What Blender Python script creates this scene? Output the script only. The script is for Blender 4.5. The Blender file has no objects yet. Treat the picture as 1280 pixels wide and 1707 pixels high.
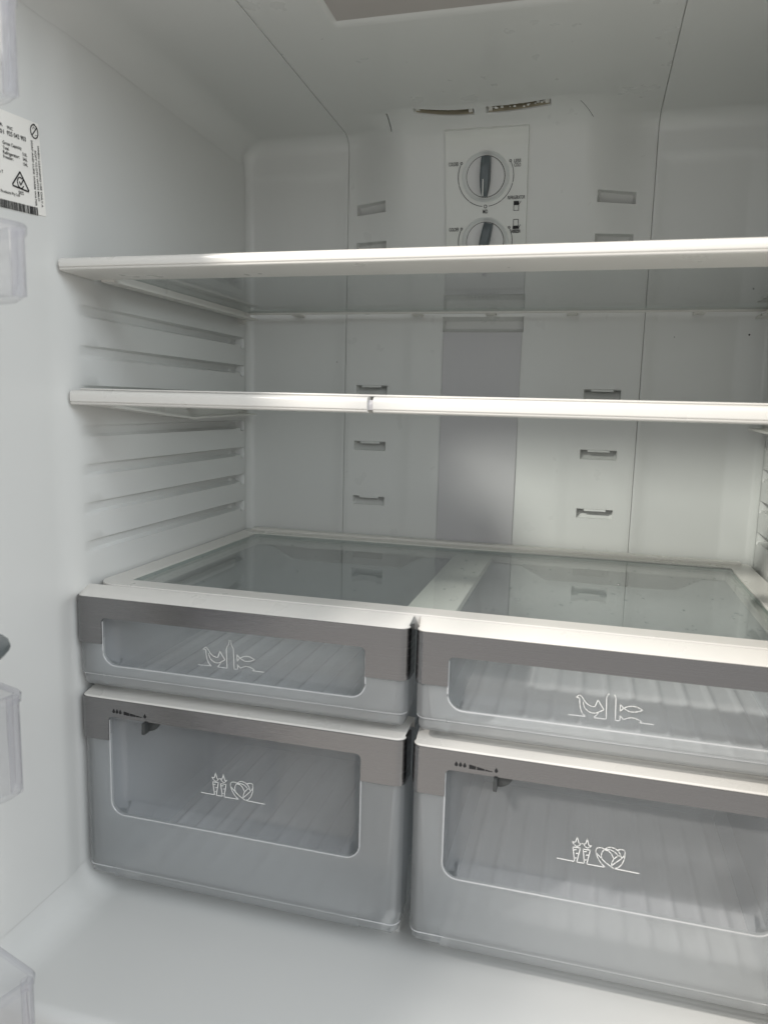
import bpy, bmesh, math, random
import numpy as np
from mathutils import Vector, Matrix

# ------------------------------------------------------------------ camera, world, lamp, exposure
# Local frame used below: x across the fridge (0 = centre), y into the fridge, z measured from the lens height.
Z0 = 1.205                                   # lens height above the kitchen floor
CAM = (0.13, 0.0)
F_PX, YAW, PITCH, ROLL = 1242.55, -0.260555, -0.1430065, 0.0255063
sc = bpy.context.scene
col = sc.collection
random.seed(7); rng = np.random.default_rng(7)

def cam_axes(y, p, r):
    f = Vector((math.sin(y)*math.cos(p), math.cos(y)*math.cos(p), math.sin(p)))
    rt = Vector((math.cos(y), -math.sin(y), 0)); up = rt.cross(f)
    return math.cos(r)*rt + math.sin(r)*up, -math.sin(r)*rt + math.cos(r)*up, f
cr, cu, cf = cam_axes(YAW, PITCH, ROLL)
cam = bpy.data.cameras.new('camera'); cam_o = bpy.data.objects.new('camera', cam); col.objects.link(cam_o)
m = Matrix((cr, cu, -cf)).transposed().to_4x4(); m.translation = Vector((CAM[0], CAM[1], Z0)); cam_o.matrix_world = m
cam.sensor_fit = 'HORIZONTAL'; cam.sensor_width = 36; cam.lens = 36*F_PX/1280
cam.clip_start = 0.01; cam.clip_end = 60
cam.dof.use_dof = True; cam.dof.focus_distance = 0.80; cam.dof.aperture_fstop = 10
sc.camera = cam_o

world = bpy.data.worlds.new('World'); sc.world = world; world.use_nodes = True
bg = world.node_tree.nodes['Background']
bg.inputs['Color'].default_value = (0.985, 0.99, 1.0, 1); bg.inputs['Strength'].default_value = 0.58

def lamp(name, loc, power, radius, color):
    l = bpy.data.lights.new(name, 'POINT'); l.energy = power; l.shadow_soft_size = radius; l.color = color
    o = bpy.data.objects.new(name, l); o.location = (loc[0], loc[1], loc[2] + Z0); col.objects.link(o); return o
lamp('kitchen_ceiling_lamp', (-0.98, -0.62, 1.22), 160, 0.07, (1.0, 0.955, 0.89))
def area_fill(name, loc, aim, sx, sy, power, color):
    l = bpy.data.lights.new(name, 'AREA'); l.shape = 'RECTANGLE'; l.size = sx; l.size_y = sy; l.energy = power; l.color = color
    o = bpy.data.objects.new(name, l); o.location = (loc[0], loc[1], loc[2] + Z0); col.objects.link(o)
    o.rotation_euler = (Vector(aim) - Vector(loc)).to_track_quat('-Z', 'Y').to_euler(); return o
area_fill('cool_fill_light', (1.55, -0.75, 1.15), (-0.15, 0.60, -0.30), 1.7, 1.3, 25, (0.88, 0.95, 1.0))  # added cool fill with no known source, brightens the left wall and floor

vs = sc.view_settings; vs.view_transform = 'Standard'; vs.look = 'None'; vs.exposure = 0.42; vs.gamma = 1; vs.use_curve_mapping = False
cy = sc.cycles
cy.use_denoising = True; cy.max_bounces = 10; cy.diffuse_bounces = 5; cy.glossy_bounces = 4
cy.transmission_bounces = 6; cy.transparent_max_bounces = 20
cy.caustics_reflective = False; cy.caustics_refractive = False; cy.sample_clamp_indirect = 6
try: cy.denoiser = 'OPENIMAGEDENOISE'
except Exception: pass

# ------------------------------------------------------------------ materials
def nt(name):
    mt = bpy.data.materials.new(name); mt.use_nodes = True
    n = mt.node_tree; return mt, n, n.nodes['Principled BSDF'], n.nodes['Material Output']

def plastic(name, colr, rough=0.35, spec=0.5, var=0.03, bump=0.02, bscale=900, smudge=0.06, metal=0.0):
    mt, t, b, out = nt(name); N, L = t.nodes, t.links
    b.inputs['Base Color'].default_value = (*colr, 1); b.inputs['Metallic'].default_value = metal
    b.inputs['Specular IOR Level'].default_value = spec
    tc = N.new('ShaderNodeTexCoord')
    n1 = N.new('ShaderNodeTexNoise'); n1.inputs['Scale'].default_value = 14; n1.inputs['Detail'].default_value = 6
    L.new(tc.outputs['Object'], n1.inputs['Vector'])
    mx = N.new('ShaderNodeMix'); mx.data_type = 'RGBA'
    mx.inputs[6].default_value = (*[c*(1-var) for c in colr], 1); mx.inputs[7].default_value = (*[min(1, c*(1+var)) for c in colr], 1)
    L.new(n1.outputs['Fac'], mx.inputs[0]); L.new(mx.outputs[2], b.inputs['Base Color'])
    mr = N.new('ShaderNodeMapRange'); mr.inputs['To Min'].default_value = rough - smudge; mr.inputs['To Max'].default_value = rough + smudge
    n3 = N.new('ShaderNodeTexNoise'); n3.inputs['Scale'].default_value = 23; n3.inputs['Detail'].default_value = 8
    L.new(tc.outputs['Object'], n3.inputs['Vector']); L.new(n3.outputs['Fac'], mr.inputs['Value']); L.new(mr.outputs[0], b.inputs['Roughness'])
    n2 = N.new('ShaderNodeTexNoise'); n2.inputs['Scale'].default_value = bscale; n2.inputs['Detail'].default_value = 2
    L.new(tc.outputs['Object'], n2.inputs['Vector'])
    bp = N.new('ShaderNodeBump'); bp.inputs['Strength'].default_value = bump; bp.inputs['Distance'].default_value = 0.001
    L.new(n2.outputs['Fac'], bp.inputs['Height']); L.new(bp.outputs[0], b.inputs['Normal'])
    return mt

def steel(name):
    mt, t, b, out = nt(name); N, L = t.nodes, t.links
    b.inputs['Base Color'].default_value = (0.26, 0.257, 0.26, 1); b.inputs['Metallic'].default_value = 1.0
    b.inputs['Roughness'].default_value = 0.33
    tc = N.new('ShaderNodeTexCoord'); mp = N.new('ShaderNodeMapping'); mp.inputs['Scale'].default_value = (6, 6, 2600)
    L.new(tc.outputs['Object'], mp.inputs['Vector'])
    n = N.new('ShaderNodeTexNoise'); n.inputs['Scale'].default_value = 1.0; n.inputs['Detail'].default_value = 4
    L.new(mp.outputs[0], n.inputs['Vector'])
    mr = N.new('ShaderNodeMapRange'); mr.inputs['To Min'].default_value = 0.19; mr.inputs['To Max'].default_value = 0.33
    L.new(n.outputs['Fac'], mr.inputs['Value']); L.new(mr.outputs[0], b.inputs['Roughness'])
    bp = N.new('ShaderNodeBump'); bp.inputs['Strength'].default_value = 0.05; bp.inputs['Distance'].default_value = 0.0004
    L.new(n.outputs['Fac'], bp.inputs['Height']); L.new(bp.outputs[0], b.inputs['Normal'])
    return mt

def clear(name, tint, haze=0.0, hazecol=(0.8, 0.82, 0.84), trans=0.5, rough=0.03, refl=1.0, blur=0.0, blur_rough=0.4, bump=0.0, bscale=60, f0=0.04, smear=0.0):
    """thin clear plastic or glass: see-through sheet + surface reflection, some milky haze, optional blurred (textured) part"""
    mt, t, b, out = nt(name); N, L = t.nodes, t.links; N.remove(b)
    tr = N.new('ShaderNodeBsdfTransparent'); tr.inputs['Color'].default_value = (*tint, 1)
    gl = N.new('ShaderNodeBsdfGlossy'); gl.inputs['Roughness'].default_value = rough
    cur = tr.outputs[0]
    nrm = None
    if bump:
        tc = N.new('ShaderNodeTexCoord'); n = N.new('ShaderNodeTexNoise'); n.inputs['Scale'].default_value = bscale; n.inputs['Detail'].default_value = 5
        L.new(tc.outputs['Object'], n.inputs['Vector']); bp = N.new('ShaderNodeBump'); bp.inputs['Strength'].default_value = bump
        bp.inputs['Distance'].default_value = 0.002; L.new(n.outputs['Fac'], bp.inputs['Height']); nrm = bp.outputs[0]
        L.new(nrm, gl.inputs['Normal'])
    if blur:
        rf = N.new('ShaderNodeBsdfRefraction'); rf.inputs['Color'].default_value = (*tint, 1); rf.inputs['Roughness'].default_value = blur_rough
        rf.inputs['IOR'].default_value = 1.08
        mx = N.new('ShaderNodeMixShader'); mx.inputs[0].default_value = blur
        L.new(cur, mx.inputs[1]); L.new(rf.outputs[0], mx.inputs[2]); cur = mx.outputs[0]
    if haze:
        df = N.new('ShaderNodeBsdfDiffuse'); df.inputs['Color'].default_value = (*hazecol, 1)
        tl = N.new('ShaderNodeBsdfTranslucent'); tl.inputs['Color'].default_value = (*hazecol, 1)
        m1 = N.new('ShaderNodeMixShader'); m1.inputs[0].default_value = trans
        L.new(df.outputs[0], m1.inputs[1]); L.new(tl.outputs[0], m1.inputs[2])
        m2 = N.new('ShaderNodeMixShader'); m2.inputs[0].default_value = haze
        L.new(cur, m2.inputs[1]); L.new(m1.outputs[0], m2.inputs[2]); cur = m2.outputs[0]
        if smear:                                     # wiped streaks and dust on the surface
            tcs = N.new('ShaderNodeTexCoord'); mps = N.new('ShaderNodeMapping'); mps.inputs['Scale'].default_value = (22, 9, 22); mps.inputs['Rotation'].default_value = (0, 0, 0.6)
            L.new(tcs.outputs['Object'], mps.inputs['Vector']); ns = N.new('ShaderNodeTexNoise'); ns.inputs['Scale'].default_value = 1; ns.inputs['Detail'].default_value = 9; ns.inputs['Roughness'].default_value = 0.7
            L.new(mps.outputs[0], ns.inputs['Vector']); ms_ = N.new('ShaderNodeMapRange'); ms_.inputs['From Min'].default_value = 0.46; ms_.inputs['From Max'].default_value = 0.74
            ms_.inputs['To Min'].default_value = haze; ms_.inputs['To Max'].default_value = haze+smear; L.new(ns.outputs['Fac'], ms_.inputs['Value']); L.new(ms_.outputs[0], m2.inputs[0])
    lw = N.new('ShaderNodeLayerWeight'); lw.inputs['Blend'].default_value = 0.5
    if nrm: L.new(nrm, lw.inputs['Normal'])
    pw = N.new('ShaderNodeMath'); pw.operation = 'POWER'; pw.inputs[1].default_value = 5; L.new(lw.outputs['Facing'], pw.inputs[0])
    mr = N.new('ShaderNodeMapRange'); mr.inputs['To Min'].default_value = f0*refl; mr.inputs['To Max'].default_value = 1.0*refl
    L.new(pw.outputs[0], mr.inputs['Value'])
    m3 = N.new('ShaderNodeMixShader'); L.new(mr.outputs[0], m3.inputs[0]); L.new(cur, m3.inputs[1]); L.new(gl.outputs[0], m3.inputs[2])
    L.new(m3.outputs[0], out.inputs['Surface']); return mt

M = dict(
    liner=plastic('white_liner_plastic', (0.67, 0.672, 0.657), 0.32, 0.5, var=0.008, smudge=0.03, bump=0.012, bscale=260),
    cover=plastic('white_cover_plastic', (0.67, 0.672, 0.655), 0.28, 0.5, var=0.008, smudge=0.02, bump=0.008, bscale=260),
    trim=plastic('warm_white_trim', (0.65, 0.632, 0.597), 0.28, 0.5, var=0.008, smudge=0.02, bump=0.008, bscale=260),
    panel=plastic('control_panel_plastic', (0.68, 0.685, 0.655), 0.09, 0.55, bump=0.0, smudge=0.04),
    dish=plastic('dial_dish_plastic', (0.60, 0.615, 0.60), 0.3, 0.5, bump=0),
    knob=plastic('dial_knob_plastic', (0.64, 0.635, 0.63), 0.28, 0.5, bump=0),
    slate=plastic('slate_grip_plastic', (0.10, 0.12, 0.128), 0.3, 0.5, bump=0.01),
    lilac=plastic('lilac_grey_cover', (0.53, 0.52, 0.53), 0.3, 0.4, bump=0.01),
    taupe=plastic('taupe_light_cover', (0.44, 0.41, 0.39), 0.4, 0.4, bump=0.01),
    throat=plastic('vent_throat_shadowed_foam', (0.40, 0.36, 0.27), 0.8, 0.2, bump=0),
    dark=plastic('dark_void', (0.02, 0.02, 0.018), 0.7, 0.2, bump=0),
    frostbit=plastic('white_frost', (0.85, 0.85, 0.82), 0.7, 0.3, bump=0.3, bscale=400),
    ink=plastic('black_print', (0.015, 0.015, 0.016), 0.5, 0.3, bump=0),
    white_ink=plastic('white_print', (0.76, 0.76, 0.74), 0.5, 0.3, bump=0),
    paper=plastic('label_paper', (0.82, 0.80, 0.76), 0.4, 0.4, bump=0.01),
    lever=plastic('grey_lever_plastic', (0.045, 0.048, 0.048), 0.3, 0.5, bump=0.01),
    grip=plastic('grey_grip_plastic', (0.10, 0.115, 0.12), 0.25, 0.5, bump=0.01),
    shell=plastic('cabinet_paint', (0.78, 0.78, 0.77), 0.35, 0.5),
    strip=plastic('cream_strip_plastic', (0.86, 0.86, 0.80), 0.4, 0.4),
    shade_strip=plastic('dark_teal_shade_strip', (0.085, 0.12, 0.12), 0.3, 0.5, bump=0),
    gasket=plastic('dark_gasket', (0.05, 0.05, 0.055), 0.6, 0.3, bump=0),
    tile=plastic('kitchen_floor', (0.52, 0.50, 0.475), 0.4, 0.4, var=0.25, bump=0.02),
    steel=steel('brushed_steel'),
    glass=clear('shelf_glass', (0.955, 0.972, 0.965), haze=0.010, rough=0.012, refl=1.15, smear=0.06),
    glass_edge=clear('glass_edge', (0.62, 0.72, 0.69), haze=0.35, hazecol=(0.52, 0.60, 0.575), rough=0.1),
    window=clear('clear_window_plastic', (0.95, 0.955, 0.965), haze=0.075, hazecol=(0.90, 0.91, 0.92), trans=0.15, smear=0.02, rough=0.03, refl=0.8),
    frosted=clear('frosted_drawer_plastic', (0.93, 0.94, 0.945), haze=0.16, hazecol=(0.93, 0.94, 0.945), trans=0.22, rough=0.14, refl=1.0, blur=0.35, blur_rough=0.5),
    bin=clear('clear_bin_plastic', (0.90, 0.915, 0.93), haze=0.46, hazecol=(0.86, 0.875, 0.88), trans=0.42, rough=0.07, refl=0.9, bump=0.15, bscale=120),
    binfloor=clear('clear_bin_floor', (0.90, 0.915, 0.93), haze=0.80, hazecol=(0.90, 0.91, 0.915), trans=0.3, rough=0.12, refl=0.9, bump=0.2, bscale=120),
    bead=clear('moulded_bead_highlight', (0.95, 0.955, 0.965), haze=0.55, hazecol=(0.93, 0.935, 0.94), trans=0.3, rough=0.1, refl=1.0, f0=0.06),
    doorbin=clear('clear_door_bin_plastic', (0.975, 0.975, 0.98), haze=0.012, hazecol=(0.8, 0.8, 0.82), rough=0.02, f0=0.06, refl=1.0),
    doorbin_edge=clear('door_bin_edge', (0.92, 0.92, 0.945), haze=0.07, hazecol=(0.84, 0.835, 0.87), rough=0.03, f0=0.12),
    water=clear('water_drop', (0.93, 0.95, 0.95), haze=0.0, rough=0.02, refl=1.6, f0=0.08),
)

# ------------------------------------------------------------------ helpers
def link(name, me, mat, parent=None, smooth=None, base=(0, 0, 0)):
    o = bpy.data.objects.new(name, me); col.objects.link(o)
    mats = mat if isinstance(mat, (list, tuple)) else [mat]
    for k in mats: me.materials.append(k)
    if parent is not None:
        o.parent = parent
    return o

def base_of(parent):
    b = Vector((0, 0, 0)); p = parent
    while p is not None:
        b += p.location; p = p.parent
    return b

def mesh(name, V, Fc, mat, parent=None, smooth=True, ang=35, fmat=None, bevel=0, bseg=2):
    """V in the local frame; stored relative to the parent's origin"""
    b = base_of(parent)
    V = np.asarray(V, dtype=float) + np.array((-b.x, -b.y, Z0 - b.z))
    me = bpy.data.meshes.new(name); me.from_pydata(V.tolist(), [], [tuple(int(i) for i in f) for f in Fc]); me.update()
    bm = bmesh.new(); bm.from_mesh(me)
    if fmat is not None:
        for f, i in zip(bm.faces, fmat): f.material_index = i
    bmesh.ops.recalc_face_normals(bm, faces=bm.faces)
    if bevel:
        es = [e for e in bm.edges if len(e.link_faces) == 2 and e.calc_face_angle(0) > math.radians(40)]
        if es: bmesh.ops.bevel(bm, geom=es, offset=bevel, segments=bseg, profile=0.5, affect='EDGES', clamp_overlap=True)
    for f in bm.faces: f.smooth = smooth
    if smooth:
        for e in bm.edges:
            if len(e.link_faces) == 2 and e.calc_face_angle(0) > math.radians(ang): e.smooth = False
    bm.to_mesh(me); bm.free()
    o = link(name, me, mat, parent)
    if bevel and smooth:
        wn = o.modifiers.new('weighted_normals', 'WEIGHTED_NORMAL'); wn.keep_sharp = True; wn.weight = 90
    return o

def grid_faces(nu, nv, off=0):
    i = np.arange(nu-1)[:, None]*nv + np.arange(nv-1)[None, :] + off
    return np.stack([i, i+nv, i+nv+1, i+1], -1).reshape(-1, 4)

def grid(name, P, mat, parent=None, flip=False, ang=None, extra=None):
    """fast smooth grid from an array (nu,nv,3)"""
    nu, nv, _ = P.shape; b = base_of(parent)
    V = P.reshape(-1, 3) + np.array((-b.x, -b.y, Z0 - b.z)); F = grid_faces(nu, nv)
    if flip: F = F[:, ::-1]
    me = bpy.data.meshes.new(name)
    me.vertices.add(len(V)); me.vertices.foreach_set('co', V.astype(np.float32).ravel())
    me.loops.add(F.size); me.loops.foreach_set('vertex_index', F.astype(np.int32).ravel())
    me.polygons.add(len(F)); me.polygons.foreach_set('loop_start', (np.arange(len(F))*4).astype(np.int32))
    me.polygons.foreach_set('loop_total', np.full(len(F), 4, np.int32)); me.update(calc_edges=True)
    me.polygons.foreach_set('use_smooth', np.ones(len(F), bool))
    if ang:
        try: me.set_sharp_from_angle(angle=math.radians(ang))
        except Exception: pass
    me.update(); return link(name, me, mat, parent)

def box_data(x0, x1, y0, y1, z0, z1):
    V = [(x, y, z) for x in (x0, x1) for y in (y0, y1) for z in (z0, z1)]
    F = [(0, 1, 3, 2), (4, 6, 7, 5), (0, 4, 5, 1), (2, 3, 7, 6), (0, 2, 6, 4), (1, 5, 7, 3)]
    return V, F
def box(name, x0, x1, y0, y1, z0, z1, mat, parent=None, bevel=0.0, **k):
    V, F = box_data(x0, x1, y0, y1, z0, z1); return mesh(name, V, F, mat, parent, bevel=bevel, **k)

def extrude_x(name, prof, x0, x1, mat, parent=None, bevel=0.0, **k):
    """closed (y,z) polygon extruded along x"""
    n = len(prof); V = [(x0, y, z) for y, z in prof] + [(x1, y, z) for y, z in prof]
    F = [tuple(range(n)), tuple(range(2*n-1, n-1, -1))] + [(i, (i+1) % n, n+(i+1) % n, n+i) for i in range(n)]
    return mesh(name, V, F, mat, parent, bevel=bevel, **k)

def rrect(x0, x1, y0, y1, r, n=6):
    rs = r if isinstance(r, (list, tuple)) else [r]*4
    P = []
    for (cx, cy_, a0), rr in zip([(x1, y1, 0), (x0, y1, 90), (x0, y0, 180), (x1, y0, 270)], rs):
        sx = cx - rr if cx == x1 else cx + rr; sy = cy_ - rr if cy_ == y1 else cy_ + rr
        for k in range(n+1):
            a = math.radians(a0 + 90*k/n); P.append((sx + rr*math.cos(a), sy + rr*math.sin(a)))
    return P

def ring_plate(name, outer, inner, z0, z1, mat, parent=None, bevel=0.0, **k):
    n = len(outer)
    V = [(x, y, z1) for x, y in outer] + [(x, y, z1) for x, y in inner] + [(x, y, z0) for x, y in outer] + [(x, y, z0) for x, y in inner]
    F = []
    for i in range(n):
        j = (i+1) % n
        F += [(i, j, n+j, n+i), (2*n+i, 3*n+i, 3*n+j, 2*n+j), (i, 2*n+i, 2*n+j, j), (n+i, n+j, 3*n+j, 3*n+i)]
    return mesh(name, V, F, mat, parent, bevel=bevel, **k)

def slab(name, loop, z0, z1, mat, parent=None, bevel=0.0, edge_mat=None, **k):
    n = len(loop); V = [(x, y, z0) for x, y in loop] + [(x, y, z1) for x, y in loop]
    F = [tuple(range(n)), tuple(range(2*n-1, n-1, -1))] + [(i, (i+1) % n, n+(i+1) % n, n+i) for i in range(n)]
    fm = None
    if edge_mat is not None: mat = [mat, edge_mat]; fm = [0, 0] + [1]*n
    return mesh(name, V, F, mat, parent, bevel=bevel, fmat=fm, **k)

def plate_y(name, loop, y0, y1, mat, parent=None, bevel=0.0, **k):
    """closed (x,z) polygon extruded along y"""
    n = len(loop); V = [(x, y0, z) for x, z in loop] + [(x, y1, z) for x, z in loop]
    F = [tuple(range(n)), tuple(range(2*n-1, n-1, -1))] + [(i, (i+1) % n, n+(i+1) % n, n+i) for i in range(n)]
    return mesh(name, V, F, mat, parent, bevel=bevel, **k)

def merge(parts):
    V, F = [], []
    for v, f in parts:
        o = len(V); V += list(v); F += [tuple(i+o for i in q) for q in f]
    return V, F

def ribbon(paths, w, y, th=0.0003):
    """flat line drawing in an x-z plane at depth y (closer face y-th)"""
    parts = []
    for p in paths:
        for (a, b) in zip(p[:-1], p[1:]):
            dx, dz = b[0]-a[0], b[1]-a[1]; l = math.hypot(dx, dz)
            if l < 1e-6: continue
            ex, ez = dx/l*w*0.4, dz/l*w*0.4; nx, nz = -dz/l*w/2, dx/l*w/2
            q = [(a[0]-ex+nx, a[1]-ez+nz), (b[0]+ex+nx, b[1]+ez+nz), (b[0]+ex-nx, b[1]+ez-nz), (a[0]-ex-nx, a[1]-ez-nz)]
            V = [(x, y-th, z) for x, z in q] + [(x, y, z) for x, z in q]
            parts.append((V, [(0, 1, 2, 3), (0, 4, 5, 1), (1, 5, 6, 2), (2, 6, 7, 3), (3, 7, 4, 0)]))
    return merge(parts)

def tube(path, r, n=6):
    """thin bead along a 3D polyline"""
    P = np.array(path, float); T = np.gradient(P, axis=0); T /= np.linalg.norm(T, axis=1)[:, None]; V = []; F = []
    for p, t in zip(P, T):
        a = np.cross(t, (0, 1, 0)); a = a/np.linalg.norm(a) if np.linalg.norm(a) > 1e-6 else np.array((1.0, 0, 0)); b = np.cross(t, a)
        for k in range(n): V.append(tuple(p + r*math.cos(2*math.pi*k/n)*a + r*math.sin(2*math.pi*k/n)*b))
    for i in range(len(P)-1):
        for k in range(n): F.append((i*n+k, i*n+(k+1) % n, (i+1)*n+(k+1) % n, (i+1)*n+k))
    return V, F

def empty(name, loc, label=None, cat=None, group=None):
    o = bpy.data.objects.new(name, None); o.location = (loc[0], loc[1], loc[2] + Z0); o.empty_display_size = 0.05
    col.objects.link(o); tag(o, label, cat, group); return o
def tag(o, label=None, cat=None, group=None, kind=None):
    if label: o['label'] = label
    if cat: o['category'] = cat
    if group: o['group'] = group
    if kind: o['kind'] = kind
    return o

def text(name, s, height, width, org, ex, ez, mat, parent, lift=0.0002, align='CENTER'):
    """flat lettering: cap height, overall width (0 = natural), centre at org, ex/ez unit axes of reading and up"""
    cu_ = bpy.data.curves.new(name, 'FONT'); cu_.body = s; cu_.size = 1; cu_.resolution_u = 3; cu_.offset = 0.012
    tmp = bpy.data.objects.new('tmp', cu_); col.objects.link(tmp); bpy.context.view_layer.update()
    me = bpy.data.meshes.new_from_object(tmp.evaluated_get(bpy.context.evaluated_depsgraph_get()))
    col.objects.unlink(tmp); bpy.data.objects.remove(tmp)
    co = np.empty(len(me.vertices)*3, np.float32); me.vertices.foreach_get('co', co); co = co.reshape(-1, 3)
    mn, mxx = co.min(0), co.max(0); sy = height/0.69; sx = (width/(mxx[0]-mn[0])) if width else sy*0.8
    ax = (mn[0]+mxx[0])/2 if align == 'CENTER' else (mn[0] if align == 'LEFT' else mxx[0])
    u = (co[:, 0]-ax)*sx; v = (co[:, 1]-0.345)*sy
    ex, ez = np.array(ex), np.array(ez); n = np.cross(ex, ez)
    P = np.array(org)[None] + u[:, None]*ex + v[:, None]*ez + lift*n
    b = base_of(parent); P = P + np.array((-b.x, -b.y, Z0-b.z))
    me.vertices.foreach_set('co', P.astype(np.float32).ravel()); me.update(); me.materials.clear()
    return link(name, me, mat, parent)

def sstep(a, b, x): 
    t = np.clip((x-a)/(b-a), 0, 1); return t*t*(3-2*t)

def lines(lo, hi, brk, step, fine=None):
    """grid lines between lo and hi that include the break points; fine = list of (a,b,step)"""
    pts = {round(lo, 6), round(hi, 6)} | {round(b, 6) for b in brk if lo < b < hi}
    for a, b, s in (fine or []):
        for q in np.arange(max(a, lo), min(b, hi)+1e-9, s): pts.add(round(float(q), 6))
    pts = sorted(pts); out = [pts[0]]
    for a, b in zip(pts[:-1], pts[1:]):
        n = max(1, math.ceil((b-a)/step - 1e-6)); out += [a + (b-a)*k/n for k in range(1, n+1)]
    return np.array(out)

# ------------------------------------------------------------------ the setting: kitchen floor
fl = mesh('floor', [(-4, -4, -Z0), (4, -4, -Z0), (4, 3, -Z0), (-4, 3, -Z0)], [(0, 1, 2, 3)], M['tile']); tag(fl, kind='structure')

# ------------------------------------------------------------------ refrigerator cabinet and liner
HW = 0.3345                                   # inner half width
CEIL, BACK, FLOOR, FRONT = 0.343, 0.980, -0.505, 0.462
RF = 0.020
fridge = empty('refrigerator', (0, 0.72, -Z0), 'white refrigerator standing open, its empty moulded interior filling the picture', 'refrigerator')

def profile():
    pts = []
    def seg(a, b, n): 
        for k in range(n): pts.append((a[0]+(b[0]-a[0])*k/n, a[1]+(b[1]-a[1])*k/n))
    def arc(cx, cz, r, a0, a1, n):
        for k in range(n): 
            a = math.radians(a0+(a1-a0)*k/n); pts.append((cx+r*math.cos(a), cz+r*math.sin(a)))
    seg((FRONT, CEIL+0.010), (BACK-RF, CEIL), 60)
    arc(BACK-RF, CEIL-RF, RF, 90, 0, 20)
    seg((BACK, CEIL-RF), (BACK, FLOOR+0.03), 90)
    arc(BACK-0.03, FLOOR+0.03, 0.03, 0, -90, 12)
    seg((BACK-0.03, FLOOR), (FRONT+0.010, FLOOR), 60)
    arc(FRONT+0.010, FLOOR-0.010, 0.010, 90, 180, 8)
    pts.append((FRONT, FLOOR-0.010)); pts.append((FRONT, FLOOR-0.035))
    return np.array(pts)
PR = profile(); dP = np.gradient(PR, axis=0); dP /= np.linalg.norm(dP, axis=1)[:, None]
PN = np.stack([dP[:, 1], -dP[:, 0]], 1)      # inward normal (down at the ceiling, towards the front at the back)
PT = np.concatenate([[0], np.cumsum(np.linalg.norm(np.diff(PR, axis=0), axis=1))])
def prof_at(t):
    y = np.interp(t, PT, PR[:, 0]); z = np.interp(t, PT, PR[:, 1]); ny = np.interp(t, PT, PN[:, 0]); nz = np.interp(t, PT, PN[:, 1])
    n = np.hypot(ny, nz); return y, z, ny/n, nz/n
t_arc0 = PT[60]; t_arc1 = PT[80]
t_of_z = lambda z: t_arc1 + (CEIL-RF - z)
t_of_y = lambda y: (y-FRONT)*(t_arc0/(BACK-RF-FRONT))
T_END = t_of_z(-0.225)
hw_of_y = lambda y: HW + 0.0030*(1-sstep(0.575, 0.62, y)) + 0.006*(1-sstep(0.455, 0.50, y))

wide_of_z = lambda z, y: 0.005*sstep(-0.186, -0.200, z)*sstep(0.575, 0.606, y)      # the drawer bay is a little wider
# ceiling, back and floor as one moulded sheet with rounded side corners
RC = 0.032
ax_ = [math.radians(a) for a in np.linspace(90, 0, 9)]
xs_core = lines(-(HW-RC), HW-RC, [-0.1909, -0.1906, 0.1906, 0.1909, -0.3155+.011, -0.3155+.017, .299, .293, -.195, -.2, .195, .2], 0.012)
NA = len(ax_)-1
XS = np.concatenate([np.full(NA, -(HW-RC)), xs_core, np.full(NA, HW-RC)])
TS = lines(0, PT[-1], list(PT) + [T_END, T_END+0.0005, t_of_z(0.3), t_of_z(0.294)], 0.01)
y, z, ny, nz = prof_at(TS)
inrec = (np.abs(XS) < 0.1908)[None, :] & ((TS > 0.004) & (TS < T_END+0.0002))[:, None]
rc_t = np.interp(TS, [0, t_arc0, t_arc1+0.01, t_of_z(FLOOR+0.09), t_of_z(FLOOR+0.03)+0.05, PT[-1]], [RC, RC, 0.012, 0.012, RC, RC])
aa = np.array(ax_[:-1]); OF = np.zeros((len(TS), len(XS))); XO = np.broadcast_to(XS, OF.shape).copy()
fx_ = -(HW-rc_t[:, None]) - rc_t[:, None]*np.sin(aa)[None]; fo_ = rc_t[:, None]*(1-np.cos(aa))[None]
OF[:, :NA] = fo_; OF[:, -NA:] = fo_[:, ::-1]; XO[:, :NA] = fx_; XO[:, -NA:] = -fx_[:, ::-1]
off = OF - 0.022*inrec
side = (sstep(-.3105, -.3055, XS)*(1-sstep(-.202, -.197, XS)) + sstep(.197, .202, XS)*(1-sstep(.298, .304, XS)))[None, :]
off = off - 0.0025*side*(sstep(t_of_z(0.300), t_of_z(0.293), TS)*(1-sstep(t_of_z(-.25), t_of_z(-.26), TS)))[:, None]
Pm = np.zeros((len(TS), len(XS), 3))
Yg = y[:, None] + ny[:, None]*off; Pm[..., 1] = Yg; Pm[..., 2] = z[:, None] + nz[:, None]*off
Pm[..., 0] = XO*((hw_of_y(Yg)+wide_of_z(Pm[..., 2], Yg))/HW)
grid('liner', Pm, M['liner'], fridge, ang=50)

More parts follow.
